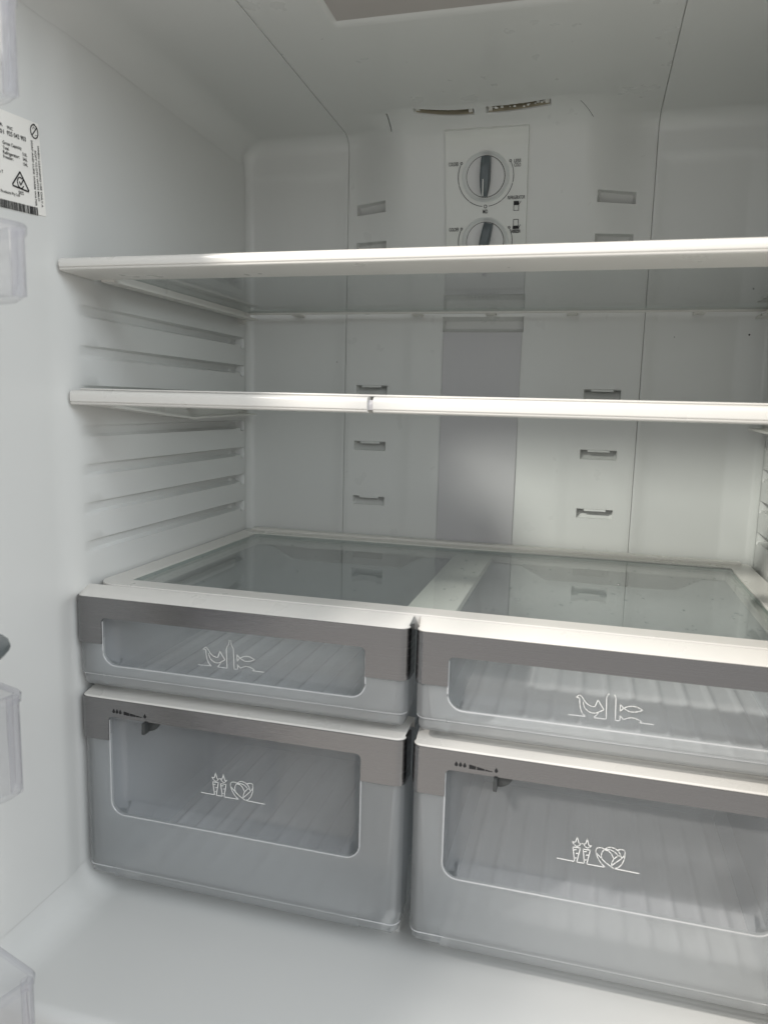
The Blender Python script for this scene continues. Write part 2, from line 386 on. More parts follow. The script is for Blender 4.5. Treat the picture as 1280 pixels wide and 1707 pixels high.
# side walls with the moulded shelf grooves (deepening towards the back)
GZ = [0.0862 - 0.0377*k for k in range(-3, 7)]      # upper edge of each groove
def side_wall(sgn):
    ys = lines(FRONT-0.004, BACK-0.004, [0.60, 0.615, 0.945, 0.955, 0.960, 0.9625, 0.965], 0.012, [(0.94, 0.970, 0.0012), (0.56, 0.63, 0.004)])
    zb = []
    for g in GZ: zb += [g+0.0008, g, g-0.0014, g-0.0085, g-0.0100, g-0.0112, g-0.0005, g-0.0045, g-0.0145, g-0.0175]
    zs = lines(FLOOR+0.004, CEIL-0.004, zb+[-0.186, -0.190, -0.193, -0.196, -0.200], 0.012)
    Y, Zz = np.meshgrid(ys, zs, indexing='ij')
    d = np.zeros_like(Y)
    for k, g in enumerate(GZ):
        if g > 0.13 or abs(g-0.0108) < 0.01 and False: continue
        depth = 0.0036 + 0.0100*sstep(0.600, 0.955, Y)
        env = sstep(0.612, 0.640, Y)*(1-sstep(0.9635, 0.9685, Y))
        bot = g - 0.0100 + 0.0015*sstep(0.93, 0.95, Y) - 0.0040*sstep(0.9560, 0.9590, Y)   # little hook at the rear end
        shp = sstep(g+0.0006, g-0.0012, Zz)*sstep(bot-0.0010, bot+0.0010, Zz)*(0.70+0.30*np.clip((g-Zz)/0.0095, 0, 1))
        d = np.maximum(d, depth*env*shp)
    X = hw_of_y(Y) + wide_of_z(Zz, Y) + 0.0003 + d
    P = np.stack([sgn*X, Y, Zz], -1)
    return grid('side_wall', P, M['liner'], fridge, flip=(sgn < 0), ang=40)
tag(side_wall(-1), 'liner wall with the rating label and tapering shelf grooves'); side_wall(1)

# outer cabinet: back, sides, top and the plinth that carries the compartment
ox = 0.405
V, F = merge([box_data(-ox, -HW-0.022, FRONT-0.004, 1.06, -Z0+0.03, 0.40), box_data(HW+0.022, ox, FRONT-0.004, 1.06, -Z0+0.03, 0.40),
              box_data(-HW-0.022, HW+0.022, FRONT-0.004, 1.06, CEIL+0.022, 0.40), box_data(-HW-0.022, HW+0.022, 1.0, 1.06, -Z0+0.03, CEIL+0.022),
              box_data(-HW-0.022, HW+0.022, FRONT+0.006, 1.0, -Z0+0.03, FLOOR-0.04)])
mesh('cabinet', V, F, M['shell'], fridge, bevel=0.003)
# front flange closing the gap between liner and cabinet
V, F = merge([box_data(-HW-0.0225, -HW-0.0095, FRONT-0.003, FRONT+0.004, FLOOR-0.035, CEIL+0.02), box_data(HW+0.0095, HW+0.0225, FRONT-0.003, FRONT+0.004, FLOOR-0.035, CEIL+0.02),
              box_data(-HW-0.0095, HW+0.0095, FRONT-0.003, FRONT+0.004, CEIL+0.0104, CEIL+0.0225)])
mesh('front_flange', V, F, M['shell'], fridge)
box('freezer_gasket', -HW-0.02, HW+0.02, FRONT-0.002, FRONT+0.005, FLOOR-0.060, FLOOR-0.037, M['gasket'], fridge, bevel=0.002)
for sx in (-1, 1):
    for yy in (0.52, 0.98): box('foot', sx*0.34-0.03, sx*0.34+0.03, yy-0.03, yy+0.03, -Z0, -Z0+0.031, M['gasket'], fridge, bevel=0.004)
# ledges on the compartment floor that carry the lower drawers
for x0 in (-0.318, -0.034, 0.014, 0.298):
    box('drawer_runner', x0, x0+0.020, 0.640, 0.945, FLOOR-0.002, -0.4842, M['liner'], fridge, bevel=0.002)
# ledges on the walls and back that carry the drawer cover and the upper drawers
for sx in (-1, 1):
    box('cover_ledge', sx*(HW+0.002) if sx < 0 else HW-0.009, -(HW-0.009) if sx < 0 else HW+0.002, 0.66, 0.962, -0.2260, -0.2150, M['liner'], fridge, bevel=0.002)

# ------------------------------------------------------------------ air duct cover (ceiling and back, one moulding)
# its middle swells forward into a wedge that carries the control panel and the top vents
XCOV = 0.1903
def profile2():
    pts = []
    for k in range(60): pts.append((FRONT+(0.892-FRONT)*k/60, CEIL+0.010-0.010*k/60))
    for a in np.linspace(90, 14, 25): pts.append((0.892+0.049*math.cos(math.radians(a)), 0.294+0.049*math.sin(math.radians(a))))
    for z in np.linspace(0.3059, 0.15, 16)[1:]: pts.append((0.9786-0.25*(z-0.15), z))
    pts += [(0.9797, 0.145), (BACK, 0.138)]
    for z in np.linspace(0.13, -0.24, 40): pts.append((BACK, z))
    return np.array(pts)
P2 = profile2(); d2_ = np.gradient(P2, axis=0); d2_ /= np.linalg.norm(d2_, axis=1)[:, None]
N2 = np.stack([d2_[:, 1], -d2_[:, 0]], 1)
L2 = np.concatenate([[0], np.cumsum(np.linalg.norm(np.diff(P2, axis=0), axis=1))])
l_a = np.interp(0.85, P2[:60, 0], L2[:60]); l_b = L2[84]            # y = 0.85 on the ceiling, end of the curve
t_a, t_b = t_of_y(0.85), t_of_z(0.3059)
T2 = np.where(L2 < l_a, L2*(t_a/l_a), np.where(L2 < l_b, t_a+(L2-l_a)*(t_b-t_a)/(l_b-l_a), t_of_z(P2[:, 1])))
def swell(x): return sstep(-0.189, -0.100, x)*(1-sstep(0.100, 0.189, x))
def cover_at(x, t, lift):
    """point on the cover, lifted along its normal; arrays broadcast"""
    x, t, lift = np.broadcast_arrays(np.asarray(x, float), np.asarray(t, float), np.asarray(lift, float))
    s = swell(x); y1, z1, a1, b1 = prof_at(t)
    y2, z2 = np.interp(t, T2, P2[:, 0]), np.interp(t, T2, P2[:, 1]); a2, b2 = np.interp(t, T2, N2[:, 0]), np.interp(t, T2, N2[:, 1])
    y, z, a, b = y1+(y2-y1)*s, z1+(z2-z1)*s, a1+(a2-a1)*s, b1+(b2-b1)*s; n = np.hypot(a, b)
    return np.stack([x, y+a/n*lift, z+b/n*lift], -1)
def t_mid_y(y): return float(np.interp(y, P2[:80, 0], T2[:80]))               # t on the swollen middle for a given y near the ceiling
def t_mid_z(z): return float(np.interp(-z, -P2[70:, 1], T2[70:]))

slots_up = [(-0.156, 0.2515), (-0.156, 0.2035), (0.148, 0.2515), (0.148, 0.2035)]
slots_lo = [(-0.153, 0.0195), (-0.1535, -0.056), (-0.1535, -0.131), (0.1465, 0.0195), (0.1465, -0.056), (0.1465, -0.1315), (-0.1535, -0.2065), (0.1465, -0.2065)]
PX0, PX1 = -0.0575, 0.0450                    # lilac cover column
top_vents = [(-0.0860, -0.0190, 0.9042, 0.9108, 0.9120, 0.0056), (-0.0020, 0.0685, 0.9112, 0.9102, 0.9062, 0.0066)]
def vent_t(v, x):
    q = (x-v[0])/(v[1]-v[0]); yv = v[2]*(1-q)*(1-2*q) + 4*v[3]*q*(1-q) + v[4]*q*(2*q-1)
    return np.interp(yv, P2[:80, 0], T2[:80])
xb = [PX0, PX0-0.0006, PX1, PX1+0.0006, -0.1145, -0.1205, 0.1145, 0.1205, -0.1175, 0.1175]
fine_x = [(-0.181, -0.131, 0.0016), (0.124, 0.172, 0.0016), (-0.088, -0.017, 0.0016), (-0.004, 0.0705, 0.0016), (-0.127, -0.117, 0.0004)]
XC = lines(-XCOV, XCOV, xb, 0.006, fine_x)
tv0, tv1 = t_mid_y(0.896), t_mid_y(0.932)
tb = [t_of_y(0.7025), t_of_y(0.7058), t_of_y(0.7090), t_of_z(0.1146), t_of_z(0.1146)-0.0008, t_of_z(0.0962), t_of_z(0.0962)+0.0006]
fine_t = [(tv0, tv1, 0.0009)]
for (_, zc) in slots_up: fine_t.append((t_of_z(zc)-0.010, t_of_z(zc)+0.010, 0.0008))
for (_, zc) in slots_lo: fine_t.append((t_of_z(zc)-0.0085, t_of_z(zc)+0.0085, 0.0007))
TC = lines(0.006, T_END-0.001, tb, 0.006, fine_t)
Xg, Tg = np.meshgrid(XC, TC, indexing='xy')
D = np.zeros_like(Xg)
# light recess in the ceiling
D = np.maximum(D, 0.0030*sstep(-0.1205, -0.1145, Xg)*(1-sstep(0.1145, 0.1205, Xg))*(1-sstep(t_of_y(0.7025), t_of_y(0.7090), Tg))*sstep(t_of_y(0.49), t_of_y(0.50), Tg))
for (xc, zc) in slots_up:
    u = Xg-xc; v = -(Tg - t_of_z(zc))                # v up
    inside = sstep(-0.0213, -0.0205, u)*(1-sstep(0.0205, 0.0213, u))*sstep(-0.0068, -0.0060, v)*(1-sstep(0.0045, 0.0072, v))
    D = np.maximum(D, inside*np.clip(0.016 - 0.70*(v+0.006), 0.0050, 0.016))
for (xc, zc) in slots_lo:
    u = Xg-xc; v = -(Tg - t_of_z(zc))
    inside = sstep(-0.0217, -0.0210, u)*(1-sstep(0.0210, 0.0217, u))*sstep(-0.0062, -0.0054, v)*(1-sstep(0.0052, 0.0058, v))
    D = np.maximum(D, inside*np.clip(0.0022 + 1.15*(v+0.0060), 0.002, 0.0150))
for v in top_vents:
    tc = vent_t(v, Xg)
    inside = sstep(v[0]-0.0006, v[0], Xg)*(1-sstep(v[1], v[1]+0.0006, Xg))*sstep(-v[5]-0.0007, -v[5], Tg-tc)*(1-sstep(v[5], v[5]+0.0007, Tg-tc))
    D = np.maximum(D, inside*0.018)
# dark slit beside the vents, finger recess above the lilac cover
D = np.maximum(D, 0.009*(np.abs(Xg+0.1215) < 0.0006)*(Tg > t_mid_y(0.9035))*(Tg < t_mid_y(0.927)))
D = np.maximum(D, 0.011*sstep(PX0-0.0004, PX0+0.0006, Xg)*(1-sstep(PX1-0.0006, PX1+0.0004, Xg))*sstep(t_of_z(0.1150), t_of_z(0.1105), Tg)*(1-sstep(t_of_z(0.0966), t_of_z(0.0958), Tg)))
D -= 0.0015*sstep(-0.112, -0.098, Xg)*(1-sstep(0.098, 0.112, Xg))*sstep(t_of_z(0.16), t_of_z(0.13), Tg)
lift = 0.0004 - D - sstep(XCOV-0.0014, XCOV, np.abs(Xg))*0.0008
Pm = cover_at(Xg, Tg, lift)
Pm = np.concatenate([cover_at(Xg[:, :1], Tg[:, :1], lift[:, :1]-0.007), Pm, cover_at(Xg[:, -1:], Tg[:, -1:], lift[:, -1:]-0.007)], axis=1)
duct = grid('air_duct_cover', Pm, M['cover'], fridge, ang=38)
tag(duct, 'moulded white cover running from the ceiling down the back with vent slots')

# lip in each lower slot
for (xc, zc) in slots_lo[:6]:
    extrude_x('vent_lip', [(BACK-0.0004, zc+0.0060), (BACK-0.0008, zc+0.0036), (BACK+0.0010, zc+0.0030), (BACK+0.009, zc+0.0056)], xc-0.0135, xc+0.0135, M['cover'], duct, bevel=0.0003)
# end frames, dark throat and frost of the top vents
BOXF = [(0, 1, 3, 2), (4, 6, 7, 5), (0, 4, 5, 1), (2, 3, 7, 6), (0, 2, 6, 4), (1, 5, 7, 3)]
for vi, v in enumerate(top_vents):
    for xa, xb_ in ((v[0]+0.0003, v[0]+0.0052), (v[1]-0.0056, v[1]-0.0003)):
        vv = [tuple(cover_at(xx_, vent_t(v, xx_)+dt_, lf)) for lf in (-0.016, -0.0022) for xx_ in (xa, xb_) for dt_ in (-v[5]+0.0004, v[5]-0.0004)]
        mesh('vent_end_frame', vv, BOXF, M['trim'], duct, bevel=0.0005)
    xs_ = np.linspace(v[0]+0.0004, v[1]-0.0004, 14)
    vv = [tuple(p) for x_ in xs_ for p in (cover_at(x_, vent_t(v, x_)-v[5], -0.0040), cover_at(x_, vent_t(v, x_)-v[5]+0.0004, -0.0170), cover_at(x_, vent_t(v, x_)+v[5]-0.0002, -0.0170), cover_at(x_, vent_t(v, x_)+v[5]-0.0001, -0.0010))]
    mesh('vent_throat', vv, [(4*i+k, 4*i+k+1, 4*i+k+5, 4*i+k+4) for i in range(13) for k in range(3)], M['throat'], duct)
    if vi == 1:
        parts = []
        for i in range(26):
            q = 0.08+0.87*random.random()
            if 0.30 < q < 0.55 and random.random() < .7: continue
            xx_ = v[0]+(v[1]-v[0])*q; rr = random.uniform(0.0008, 0.0019)
            c = cover_at(xx_, vent_t(v, xx_)+v[5]*random.uniform(0.35, 0.85), -0.003-random.random()*0.003)
            bm = bmesh.new(); bmesh.ops.create_icosphere(bm, subdivisions=1, radius=rr)
            parts.append(([tuple(c+np.array(w.co)*np.array((1.3, 1, .8))*(0.8+.4*random.random())) for w in bm.verts], [tuple(w.index for w in f.verts) for f in bm.faces])); bm.free()
        V, F = merge(parts); tag(mesh('frost', V, F, M['frostbit'], duct), 'white frost clinging inside the vent', kind='stuff')
def disc(c, ex, ez, r, n=8):
    return ([tuple(np.array(c)+r*math.cos(2*math.pi*k/n)*np.array(ex)+r*math.sin(2*math.pi*k/n)*np.array(ez)) for k in range(n)], [tuple(range(n))])
# tiny perforations by the curve, fine score line on the other side
parts = []
for k in range(6):
    x_ = -0.1775 + 0.0042*k + (0.0018 if k > 2 else 0); t_ = t_arc1-0.0075
    c = cover_at(x_, t_, 0.0003); ez_ = cover_at(x_, t_-0.001, 0.0003)-c; ez_ /= np.linalg.norm(ez_); ex_ = cover_at(x_+0.001, t_, 0.0003)-c; ex_ /= np.linalg.norm(ex_)
    parts.append(disc(c, ex_, ez_, 0.0010))
V, F = merge(parts); mesh('pin_hole_row', V, F, M['dark'], duct, smooth=False)
xs_ = np.linspace(0.1015, 0.1160, 7); ys_ = np.linspace(0.9075, 0.9262, 7)
vv = [tuple(cover_at(a+e_, t_mid_y(b), 0.0006)) for a, b in zip(xs_, ys_) for e_ in (-0.0003, 0.0003)]
mesh('score_line', vv, [(2*i, 2*i+1, 2*i+3, 2*i+2) for i in range(6)], M['dark'], duct, smooth=False)
# light cover in its recess
zs_ = lambda yy: CEIL + 0.010*(0.892-yy)/(0.892-FRONT) + 0.0016
V, F = box_data(-0.1150, 0.1150, 0.502, 0.7045, 0, 1); V = [(a, b, zs_(b)+0.006*c) for a, b, c in V]
mesh('light_cover', V, F, M['taupe'], duct)

# grille holes under the control panel
parts = []
for r_ in range(2):
    for k in range(9):
        parts.append(disc((-0.0268+0.0048*k, BACK-0.0030, 0.1440-0.0050*r_), (1, 0, 0), (0, 0, 1), 0.00105))
V, F = merge(parts); tag(mesh('grille_holes', V, F, M['dark'], duct, smooth=False), 'two rows of small round holes under the dials', kind='stuff')

# lilac grey cover plate
lil = plate_y('filter_cover', rrect(PX0+0.0008, PX1-0.0008, -0.224, 0.0955, 0.0015, 3), BACK-0.0040, BACK+0.003, M['lilac'], duct, bevel=0.0008)
tag(lil, 'plain lilac grey cover plate in the middle of the back')

# control panel: lies on the slanting face and bends with it at the top, glossy
tt = lines(t_mid_z(0.3270), t_mid_z(0.1480), [t_mid_z(0.3262), t_mid_z(0.1488), t_mid_z(0.306)], 0.004)
xx = lines(-0.0552, 0.0450, [-0.0542, 0.0440], 0.008)
Xg, Tg = np.meshgrid(xx, tt, indexing='xy')
dx = np.minimum(Xg-xx[0], xx[-1]-Xg); dt = np.minimum(Tg-tt[0], tt[-1]-Tg)
lift = -0.0020 + 0.0060*np.minimum(np.sqrt(np.clip(dx/0.001, 0, 1)), np.sqrt(np.clip(dt/0.001, 0, 1)))
cp = grid('control_panel', cover_at(Xg, Tg, lift), M['panel'], fridge, ang=40); tag(cp, 'glossy control panel with two temperature dials')
# flat frame of the panel face: x, y = height out of the face (negative), z = distance up the slope
EW, EL = np.array((0, -0.2425, 0.9701)), np.array((0, -0.9701, -0.2425))
def onp(V):
    V = np.asarray(V, float); o = np.array((0, 0.9786, 0.15)) + EL*0.0041
    return np.stack([V[:, 0], np.zeros(len(V)), np.zeros(len(V))], 1) + o + (V[:, 2:3]-0.15)*EW - V[:, 1:2]*EL
YP = 0.0; PD = -0.0002

def lathe(profile_, c, n=40):
    V, F = [], []
    for r, yy in profile_:
        for k in range(n):
            a = 2*math.pi*k/n; V.append((c[0]+r*math.cos(a), yy, c[1]+r*math.sin(a)))
    for i in range(len(profile_)-1):
        for k in range(n):
            F.append((i*n+k, i*n+(k+1) % n, (i+1)*n+(k+1) % n, (i+1)*n+k))
    return V, F

def dial(c, tilt):
    V, F = lathe([(0.0288, YP+0.0005), (0.0285, YP-0.0009), (0.0276, YP-0.0012), (0.0258, YP-0.0006), (0.0236, YP+0.0004), (0.0232, YP+0.0016)], c)
    d = mesh('dial', onp(V), F, M['dish'], cp)
    V, F = lathe([(0.0234, YP-0.0002), (0.0227, YP-0.0002)], c); mesh('dial_gap', onp(V), F, M['ink'], d)
    V, F = lathe([(0.0227, YP+0.0010), (0.0227, YP-0.0012), (0.0221, YP-0.0018), (0.0005, YP-0.0030)], c); mesh('knob', onp(V), F, M['knob'], d)
    # raised grip: tapered bar, facetted like a keel
    L_ = 0.0227; secs = []
    for q in np.linspace(-1, 1, 13):
        w = 0.0064*(1-0.50*max(0, -q)**2-0.10*max(0, q)**2); h = 0.0120 - 0.005*abs(q)**3
        secs.append((q*L_*0.985, w, h))
    V, F = [], []
    ca, sa = math.cos(tilt), math.sin(tilt)
    for s, w, h in secs:
        for (px, py) in ((-w, 0), (-w*0.86, h*0.85), (-w*0.55, h), (w*0.15, h*1.06), (w*0.70, h), (w*0.95, h*0.75), (w, 0)):
            V.append((c[0] + px*ca + s*sa, YP-0.0016-py, c[1] - px*sa + s*ca))
    n = 7
    for i in range(len(secs)-1):
        for k in range(n-1): F.append((i*n+k, i*n+k+1, (i+1)*n+k+1, (i+1)*n+k))
    F += [tuple(range(n)), tuple(range((len(secs)-1)*n, len(secs)*n))]
    mesh('grip', onp(V), F, M['slate'], d, ang=28)
    p0 = (-0.0008, -0.0215); p1 = (-0.0012, -0.0035)
    V, F = ribbon([[(c[0]+p0[0]*ca+p0[1]*sa, c[1]-p0[0]*sa+p0[1]*ca), (c[0]+p1[0]*ca+p1[1]*sa, c[1]-p1[0]*sa+p1[1]*ca)]], 0.0011, YP-0.0141)
    mesh('pointer_mark', onp(V), F, M['white_ink'], d)
    def P(r, deg): return (c[0]+r*math.cos(math.radians(deg)), c[1]+r*math.sin(math.radians(deg)))
    segs = []
    for a0, a1 in ((155, 193), (195, 233), (235, 263), (277, 305), (307, 345), (347, 385)):
        segs.append([P(0.0333, a) for a in np.linspace(a0, a1, 12)])
    for a in (151.5, 270, 388.5):
        cc = P(0.0333, a); rr = 0.0012 if a != 270 else 0.0017
        segs.append([(cc[0]+rr*math.cos(q), cc[1]+rr*math.sin(q)) for q in np.linspace(0, 2*math.pi, 13)])
    V, F = ribbon(segs, 0.0006, PD); mesh('printed_scale', onp(V), F, M['ink'], d, smooth=False)
    return d
C1, C2 = (-0.0055, 0.2800), (-0.0055, 0.2060)
d1 = dial(C1, math.radians(2)); tag(d1, 'upper temperature dial with slate grip pointing to the middle')
d2 = dial(C2, math.radians(12)); tag(d2, 'lower temperature dial, half hidden by the top shelf')
def ptext(s, h, w, x, z):
    text('lettering', s, h, w, onp([(x, PD, z)])[0], (1, 0, 0), EW, M['ink'], cp)
for ci, C in enumerate((C1, C2)):
    ptext('COLDER', 0.0040, 0.0122, C[0]-0.0388, C[1]+0.0155)
    ptext('LESS', 0.0036, 0.0080, C[0]+0.0376, C[1]+0.0155); ptext('COLD', 0.0036, 0.0080, C[0]+0.0376, C[1]+0.0110)
    ptext('MID', 0.0042, 0.0058, C[0], C[1]-0.0390)
ptext('REFRIGERATOR', 0.0038, 0.0205, C1[0]+0.0372, C1[1]-0.0245); ptext('FREEZER', 0.0036, 0.0122, C1[0]+0.0372, C1[1]-0.0668+0.004)
def fridge_symbol(cx, cz, top):
    w, h = 0.0029, 0.0052; sp = 0.0010 if top else -0.0022
    V1, F1 = ribbon([[(cx-w, cz-h), (cx+w, cz-h), (cx+w, cz+h), (cx-w, cz+h), (cx-w, cz-h)], [(cx-w, cz+sp), (cx+w, cz+sp)],
                     [(cx+w+0.0002, cz+(sp+0.0006 if top else -0.0046)), (cx+w+0.0026, cz+(sp+0.0042 if top else -0.0012))]], 0.0006, PD)
    z0, z1 = (cz+sp, cz+h) if top else (cz-h, cz+sp)
    V2 = [(cx-w, PD-0.0003, z0), (cx+w, PD-0.0003, z0), (cx+w, PD-0.0003, z1), (cx-w, PD-0.0003, z1)]
    V, F = merge([(V1, F1), (V2, [(0, 1, 2, 3)])]); mesh('fridge_symbol', onp(V), F, M['ink'], cp, smooth=False)
fridge_symbol(C1[0]+0.0373, C1[1]-0.0340, True); fridge_symbol(C1[0]+0.0373, C1[1]-0.0545, False)

# a few dirt specks on the back wall
parts = [disc((x_, y_, z_), (1, 0, 0), (0, 0, 1), r_, 7) for x_, y_, z_, r_ in ((0.3085, BACK-0.0004, 0.0925, 0.0011), (0.2080, BACK+0.0018, 0.1480, 0.0008), (-0.2030, BACK+0.0004, 0.0560, 0.0006), (0.2260, BACK+0.0018, 0.0900, 0.0006))]
V, F = merge(parts); tag(mesh('dirt_specks', V, F, M['dark'], fridge, smooth=False), 'a few tiny dark specks on the back wall', kind='stuff')

# ------------------------------------------------------------------ rating label on the wall
XL = -(HW+0.0033) + 0.0006
lab = empty('rating_label', (XL, 0.53, 0.15), 'white paper rating label with black print and barcode on the side wall', 'label')
an = math.radians(4.6); E1 = np.array((0, math.cos(an), math.sin(an))); E2 = np.array((0, -math.sin(an), math.cos(an)))
def LP(y, z, lift=0.0): return np.array((XL+0.0002+lift, y, z))
cBR = np.array((XL, 0.5806, 0.1556)); 
loop = [cBR-0.098*E1, cBR, cBR+0.0745*E2, cBR+0.0745*E2-0.098*E1]
V = [tuple(p) for p in loop] + [tuple(p-np.array((0.0004, 0, 0))) for p in loop]
mesh('paper', V, [(0, 1, 2, 3), (4, 7, 6, 5), (0, 4, 5, 1), (1, 5, 6, 2), (2, 6, 7, 3), (3, 7, 4, 0)], M['paper'], lab, smooth=False)
def lt(s, h, w, y, z, al='LEFT'): text('lettering', s, h, w, LP(y, z), E1, E2, M['ink'], lab, lift=0.0002, align=al)
lt('ML', 0.0024, 0.0044, 0.5332, 0.2150, 'RIGHT'); lt('PNC', 0.0024, 0.0062, 0.5378, 0.2147)
lt('01', 0.0032, 0.0046, 0.5340, 0.2099, 'RIGHT'); lt('925 042 903', 0.0034, 0.0215, 0.5372, 0.2100+0.0004)
lt('Gross Capacity', 0.0026, 0.0212, 0.5320, 0.2016); lt('Total:', 0.0024, 0.0070, 0.5320, 0.1977); lt('Refrigerator:', 0.0026, 0.0184, 0.5321, 0.1942); lt('Freezer:', 0.0024, 0.0112, 0.5322, 0.1909)
lt('510L', 0.0025, 0.0053, 0.5540, 0.1992); lt('346L', 0.0025, 0.0053, 0.5542, 0.1954); lt('154L', 0.0025, 0.0053, 0.5544, 0.1915)
lt('s T', 0.0024, 0.0036, 0.5312, 0.1786, 'RIGHT'); lt('5022', 0.0024, 0.0060, 0.5476, 0.1672); lt('Products Pty Ltd', 0.0022, 0.0212, 0.5277, 0.1633)
V = -E2; 
def vt(s, y0, z0, y1, z1, h):
    text('lettering', s, h, math.hypot(y1-y0, z1-z0), LP((y0+y1)/2, (z0+z1)/2), (0, (y1-y0)/math.hypot(y1-y0, z1-z0), (z1-z0)/math.hypot(y1-y0, z1-z0)),
         (0, -(z1-z0)/math.hypot(y1-y0, z1-z0), (y1-y0)/math.hypot(y1-y0, z1-z0)), M['ink'], lab, lift=0.0002)
vt('WHEN CLEANING USE ONLY A', 0.5730, 0.2118, 0.5757, 0.1619, 0.0021)
vt('SOFT CLOTH WITH MILD', 0.5694, 0.2067, 0.5718, 0.1662, 0.0021)
vt('SOAP AND LUKE WARM WATER', 0.5655, 0.2138, 0.5682, 0.1612, 0.0021)
def yz_ribbon(paths, w):
    V, F = ribbon(paths, w, 0, th=0.0002)
    return [(XL+0.0004-yy, a, b) for a, yy, b in V], F
tri = [(0.5498, 0.1836), (0.5412, 0.1722), (0.5416, 0.1709), (0.5590, 0.1706), (0.5594, 0.1718), (0.5502, 0.1836), (0.5498, 0.1836)]
cc = (0.5503, 0.1753)
carc = [(cc[0]+0.0036*math.cos(math.radians(a)), cc[1]+0.0042*math.sin(math.radians(a))) for a in range(62, 345, 15)]
V, F = merge([yz_ribbon([tri], 0.00115), yz_ribbon([carc], 0.0008), yz_ribbon([[(0.5490, 0.1757), (0.5504, 0.1737), (0.5538, 0.1785)]], 0.0009)])
mesh('compliance_mark', V, F, M['ink'], lab, smooth=False)
cc = (0.5690, 0.2218)
V, F = merge([yz_ribbon([[(cc[0]+0.0044*math.cos(q), cc[1]+0.0053*math.sin(q)) for q in np.linspace(0, 2*math.pi, 21)]], 0.0008), yz_ribbon([[(cc[0]-0.0032, cc[1]-0.0040), (cc[0]+0.0032, cc[1]+0.0040)]], 0.0008),
              yz_ribbon([[(cc[0]-0.0012, cc[1]+0.0058), (cc[0]+0.0012, cc[1]+0.0060)], [(cc[0]-0.0018, cc[1]+0.0015), (cc[0]-0.0010, cc[1]+0.0034), (cc[0]+0.0008, cc[1]+0.0028)], [(cc[0]+0.0006, cc[1]-0.0030), (cc[0]+0.0026, cc[1]-0.0022)]], 0.0003)])
mesh('prohibition_symbol', V, F, M['ink'], lab, smooth=False)
parts = []; yb = 0.4845; b0 = np.array((XL+0.0004, 0.5708, 0.1540))
u = -0.085
while u < -0.0005:
    w = random.choice((0.0003, 0.0003, 0.0006, 0.0009, 0.0012)); w = min(w, -u)
    a, b = b0+E1*u, b0+E1*(u+w); h = 0.0064*E2
    parts.append(([tuple(a), tuple(b), tuple(b+h), tuple(a+h)], [(0, 1, 2, 3)])); u += w + random.choice((0.0003, 0.0003, 0.0005, 0.0008))
V, F = merge(parts); mesh('barcode', V, F, M['ink'], lab, smooth=False)

# ------------------------------------------------------------------ shelves
def trim_profile(yf, zt, zb, depth, under):
    """rounded nose then a flat flange running back underneath the pane"""
    P = [(yf+0.0046, zt), (yf+0.0026, zt-0.0005), (yf+0.0011, zt-0.0016), (yf+0.0003, zt-0.0032), (yf, zt-0.0052), (yf+0.0002, zb+0.0040), (yf+0.0006, zb+0.0031),
         (yf+0.0016, zb+0.0028), (yf+0.0016, zb+0.0024), (yf+0.0008, zb+0.0021), (yf+0.0012, zb+0.0010), (yf+0.0024, zb+0.0002)]
    P += [(yf+0.012, zb-0.0002), (yf+depth, zb-under), (yf+depth, zb-under+0.0025), (yf+0.020, zt-0.0042), (yf+0.0185, zt-0.0002)]
    return P
SX = 0.3325
def rail_web(sgn, pts_low, ztop, x_out, x_in, parent, mat):
    """side rail: thin web by the wall and a flange along its sloping lower edge"""
    n = len(pts_low); parts = []
    a, b = sgn*x_out, sgn*(x_out-0.0022)
    poly = [(y, z) for y, z in pts_low] + [(pts_low[-1][0], ztop), (pts_low[0][0], ztop)]
    V = [(a, y, z) for y, z in poly] + [(b, y, z) for y, z in poly]; k = len(poly)
    parts.append((V, [tuple(range(k)), tuple(range(2*k-1, k-1, -1))] + [(i, (i+1) % k, k+(i+1) % k, k+i) for i in range(k)]))
    for (p, q) in zip(pts_low[:-1], pts_low[1:]):
        V = [(xx_, y, z+dz) for (y, z) in (p, q) for xx_ in (b, sgn*x_in) for dz in (0, 0.0024)]
        parts.append((V, [(0, 1, 3, 2), (4, 6, 7, 5), (0, 4, 5, 1), (2, 3, 7, 6), (0, 2, 6, 4), (1, 5, 7, 3)]))
    V, F = merge(parts); return mesh('side_rail', V, F, mat, parent)

# top shelf
ts = empty('glass_shelf', (0, 0.78, 0.11), 'topmost glass shelf with a bright white front trim, crossing in front of the dials', 'shelf', 'glass shelves')
extrude_x('front_trim', trim_profile(0.588, 0.1228, 0.1115, 0.050, 0.001), -SX, SX, M['trim'], ts, bevel=0.0004)
slab('glass_pane', rrect(-0.3295, 0.3295, 0.607, 0.9555, 0.006, 3), 0.1188, 0.1228, M['glass'], ts, edge_mat=M['glass_edge'])
box('rear_trim', -0.322, 0.322, 0.9560, 0.9600, 0.1165, 0.1215, M['trim'], ts, bevel=0.001)
for xc in (-0.255, -0.09, 0.005, 0.105, 0.25):
    box('rear_clip', xc-0.0065, xc+0.0065, 0.9600, 0.9790, 0.1150, 0.1185, M['trim'], ts, bevel=0.0012)
for s in (-1, 1):
    rail_web(s, [(0.636, 0.1085), (0.80, 0.1085), (0.958, 0.1085)], 0.1186, 0.3230, 0.3095, ts, M['trim'])
    box('side_dark_strip', min(s*0.3232, s*0.3334), max(s*0.3232, s*0.3334), 0.6390, 0.9550, 0.1166, 0.1186, M['shade_strip'], ts, bevel=0.0004)  # added strip; dark teal paints the shaded gap and glass edge by the wall
    box('rear_hook', min(s*0.3375, s*0.327), max(s*0.3375, s*0.327), 0.948, 0.961, 0.1040, 0.1165, M['trim'], ts, bevel=0.0015)

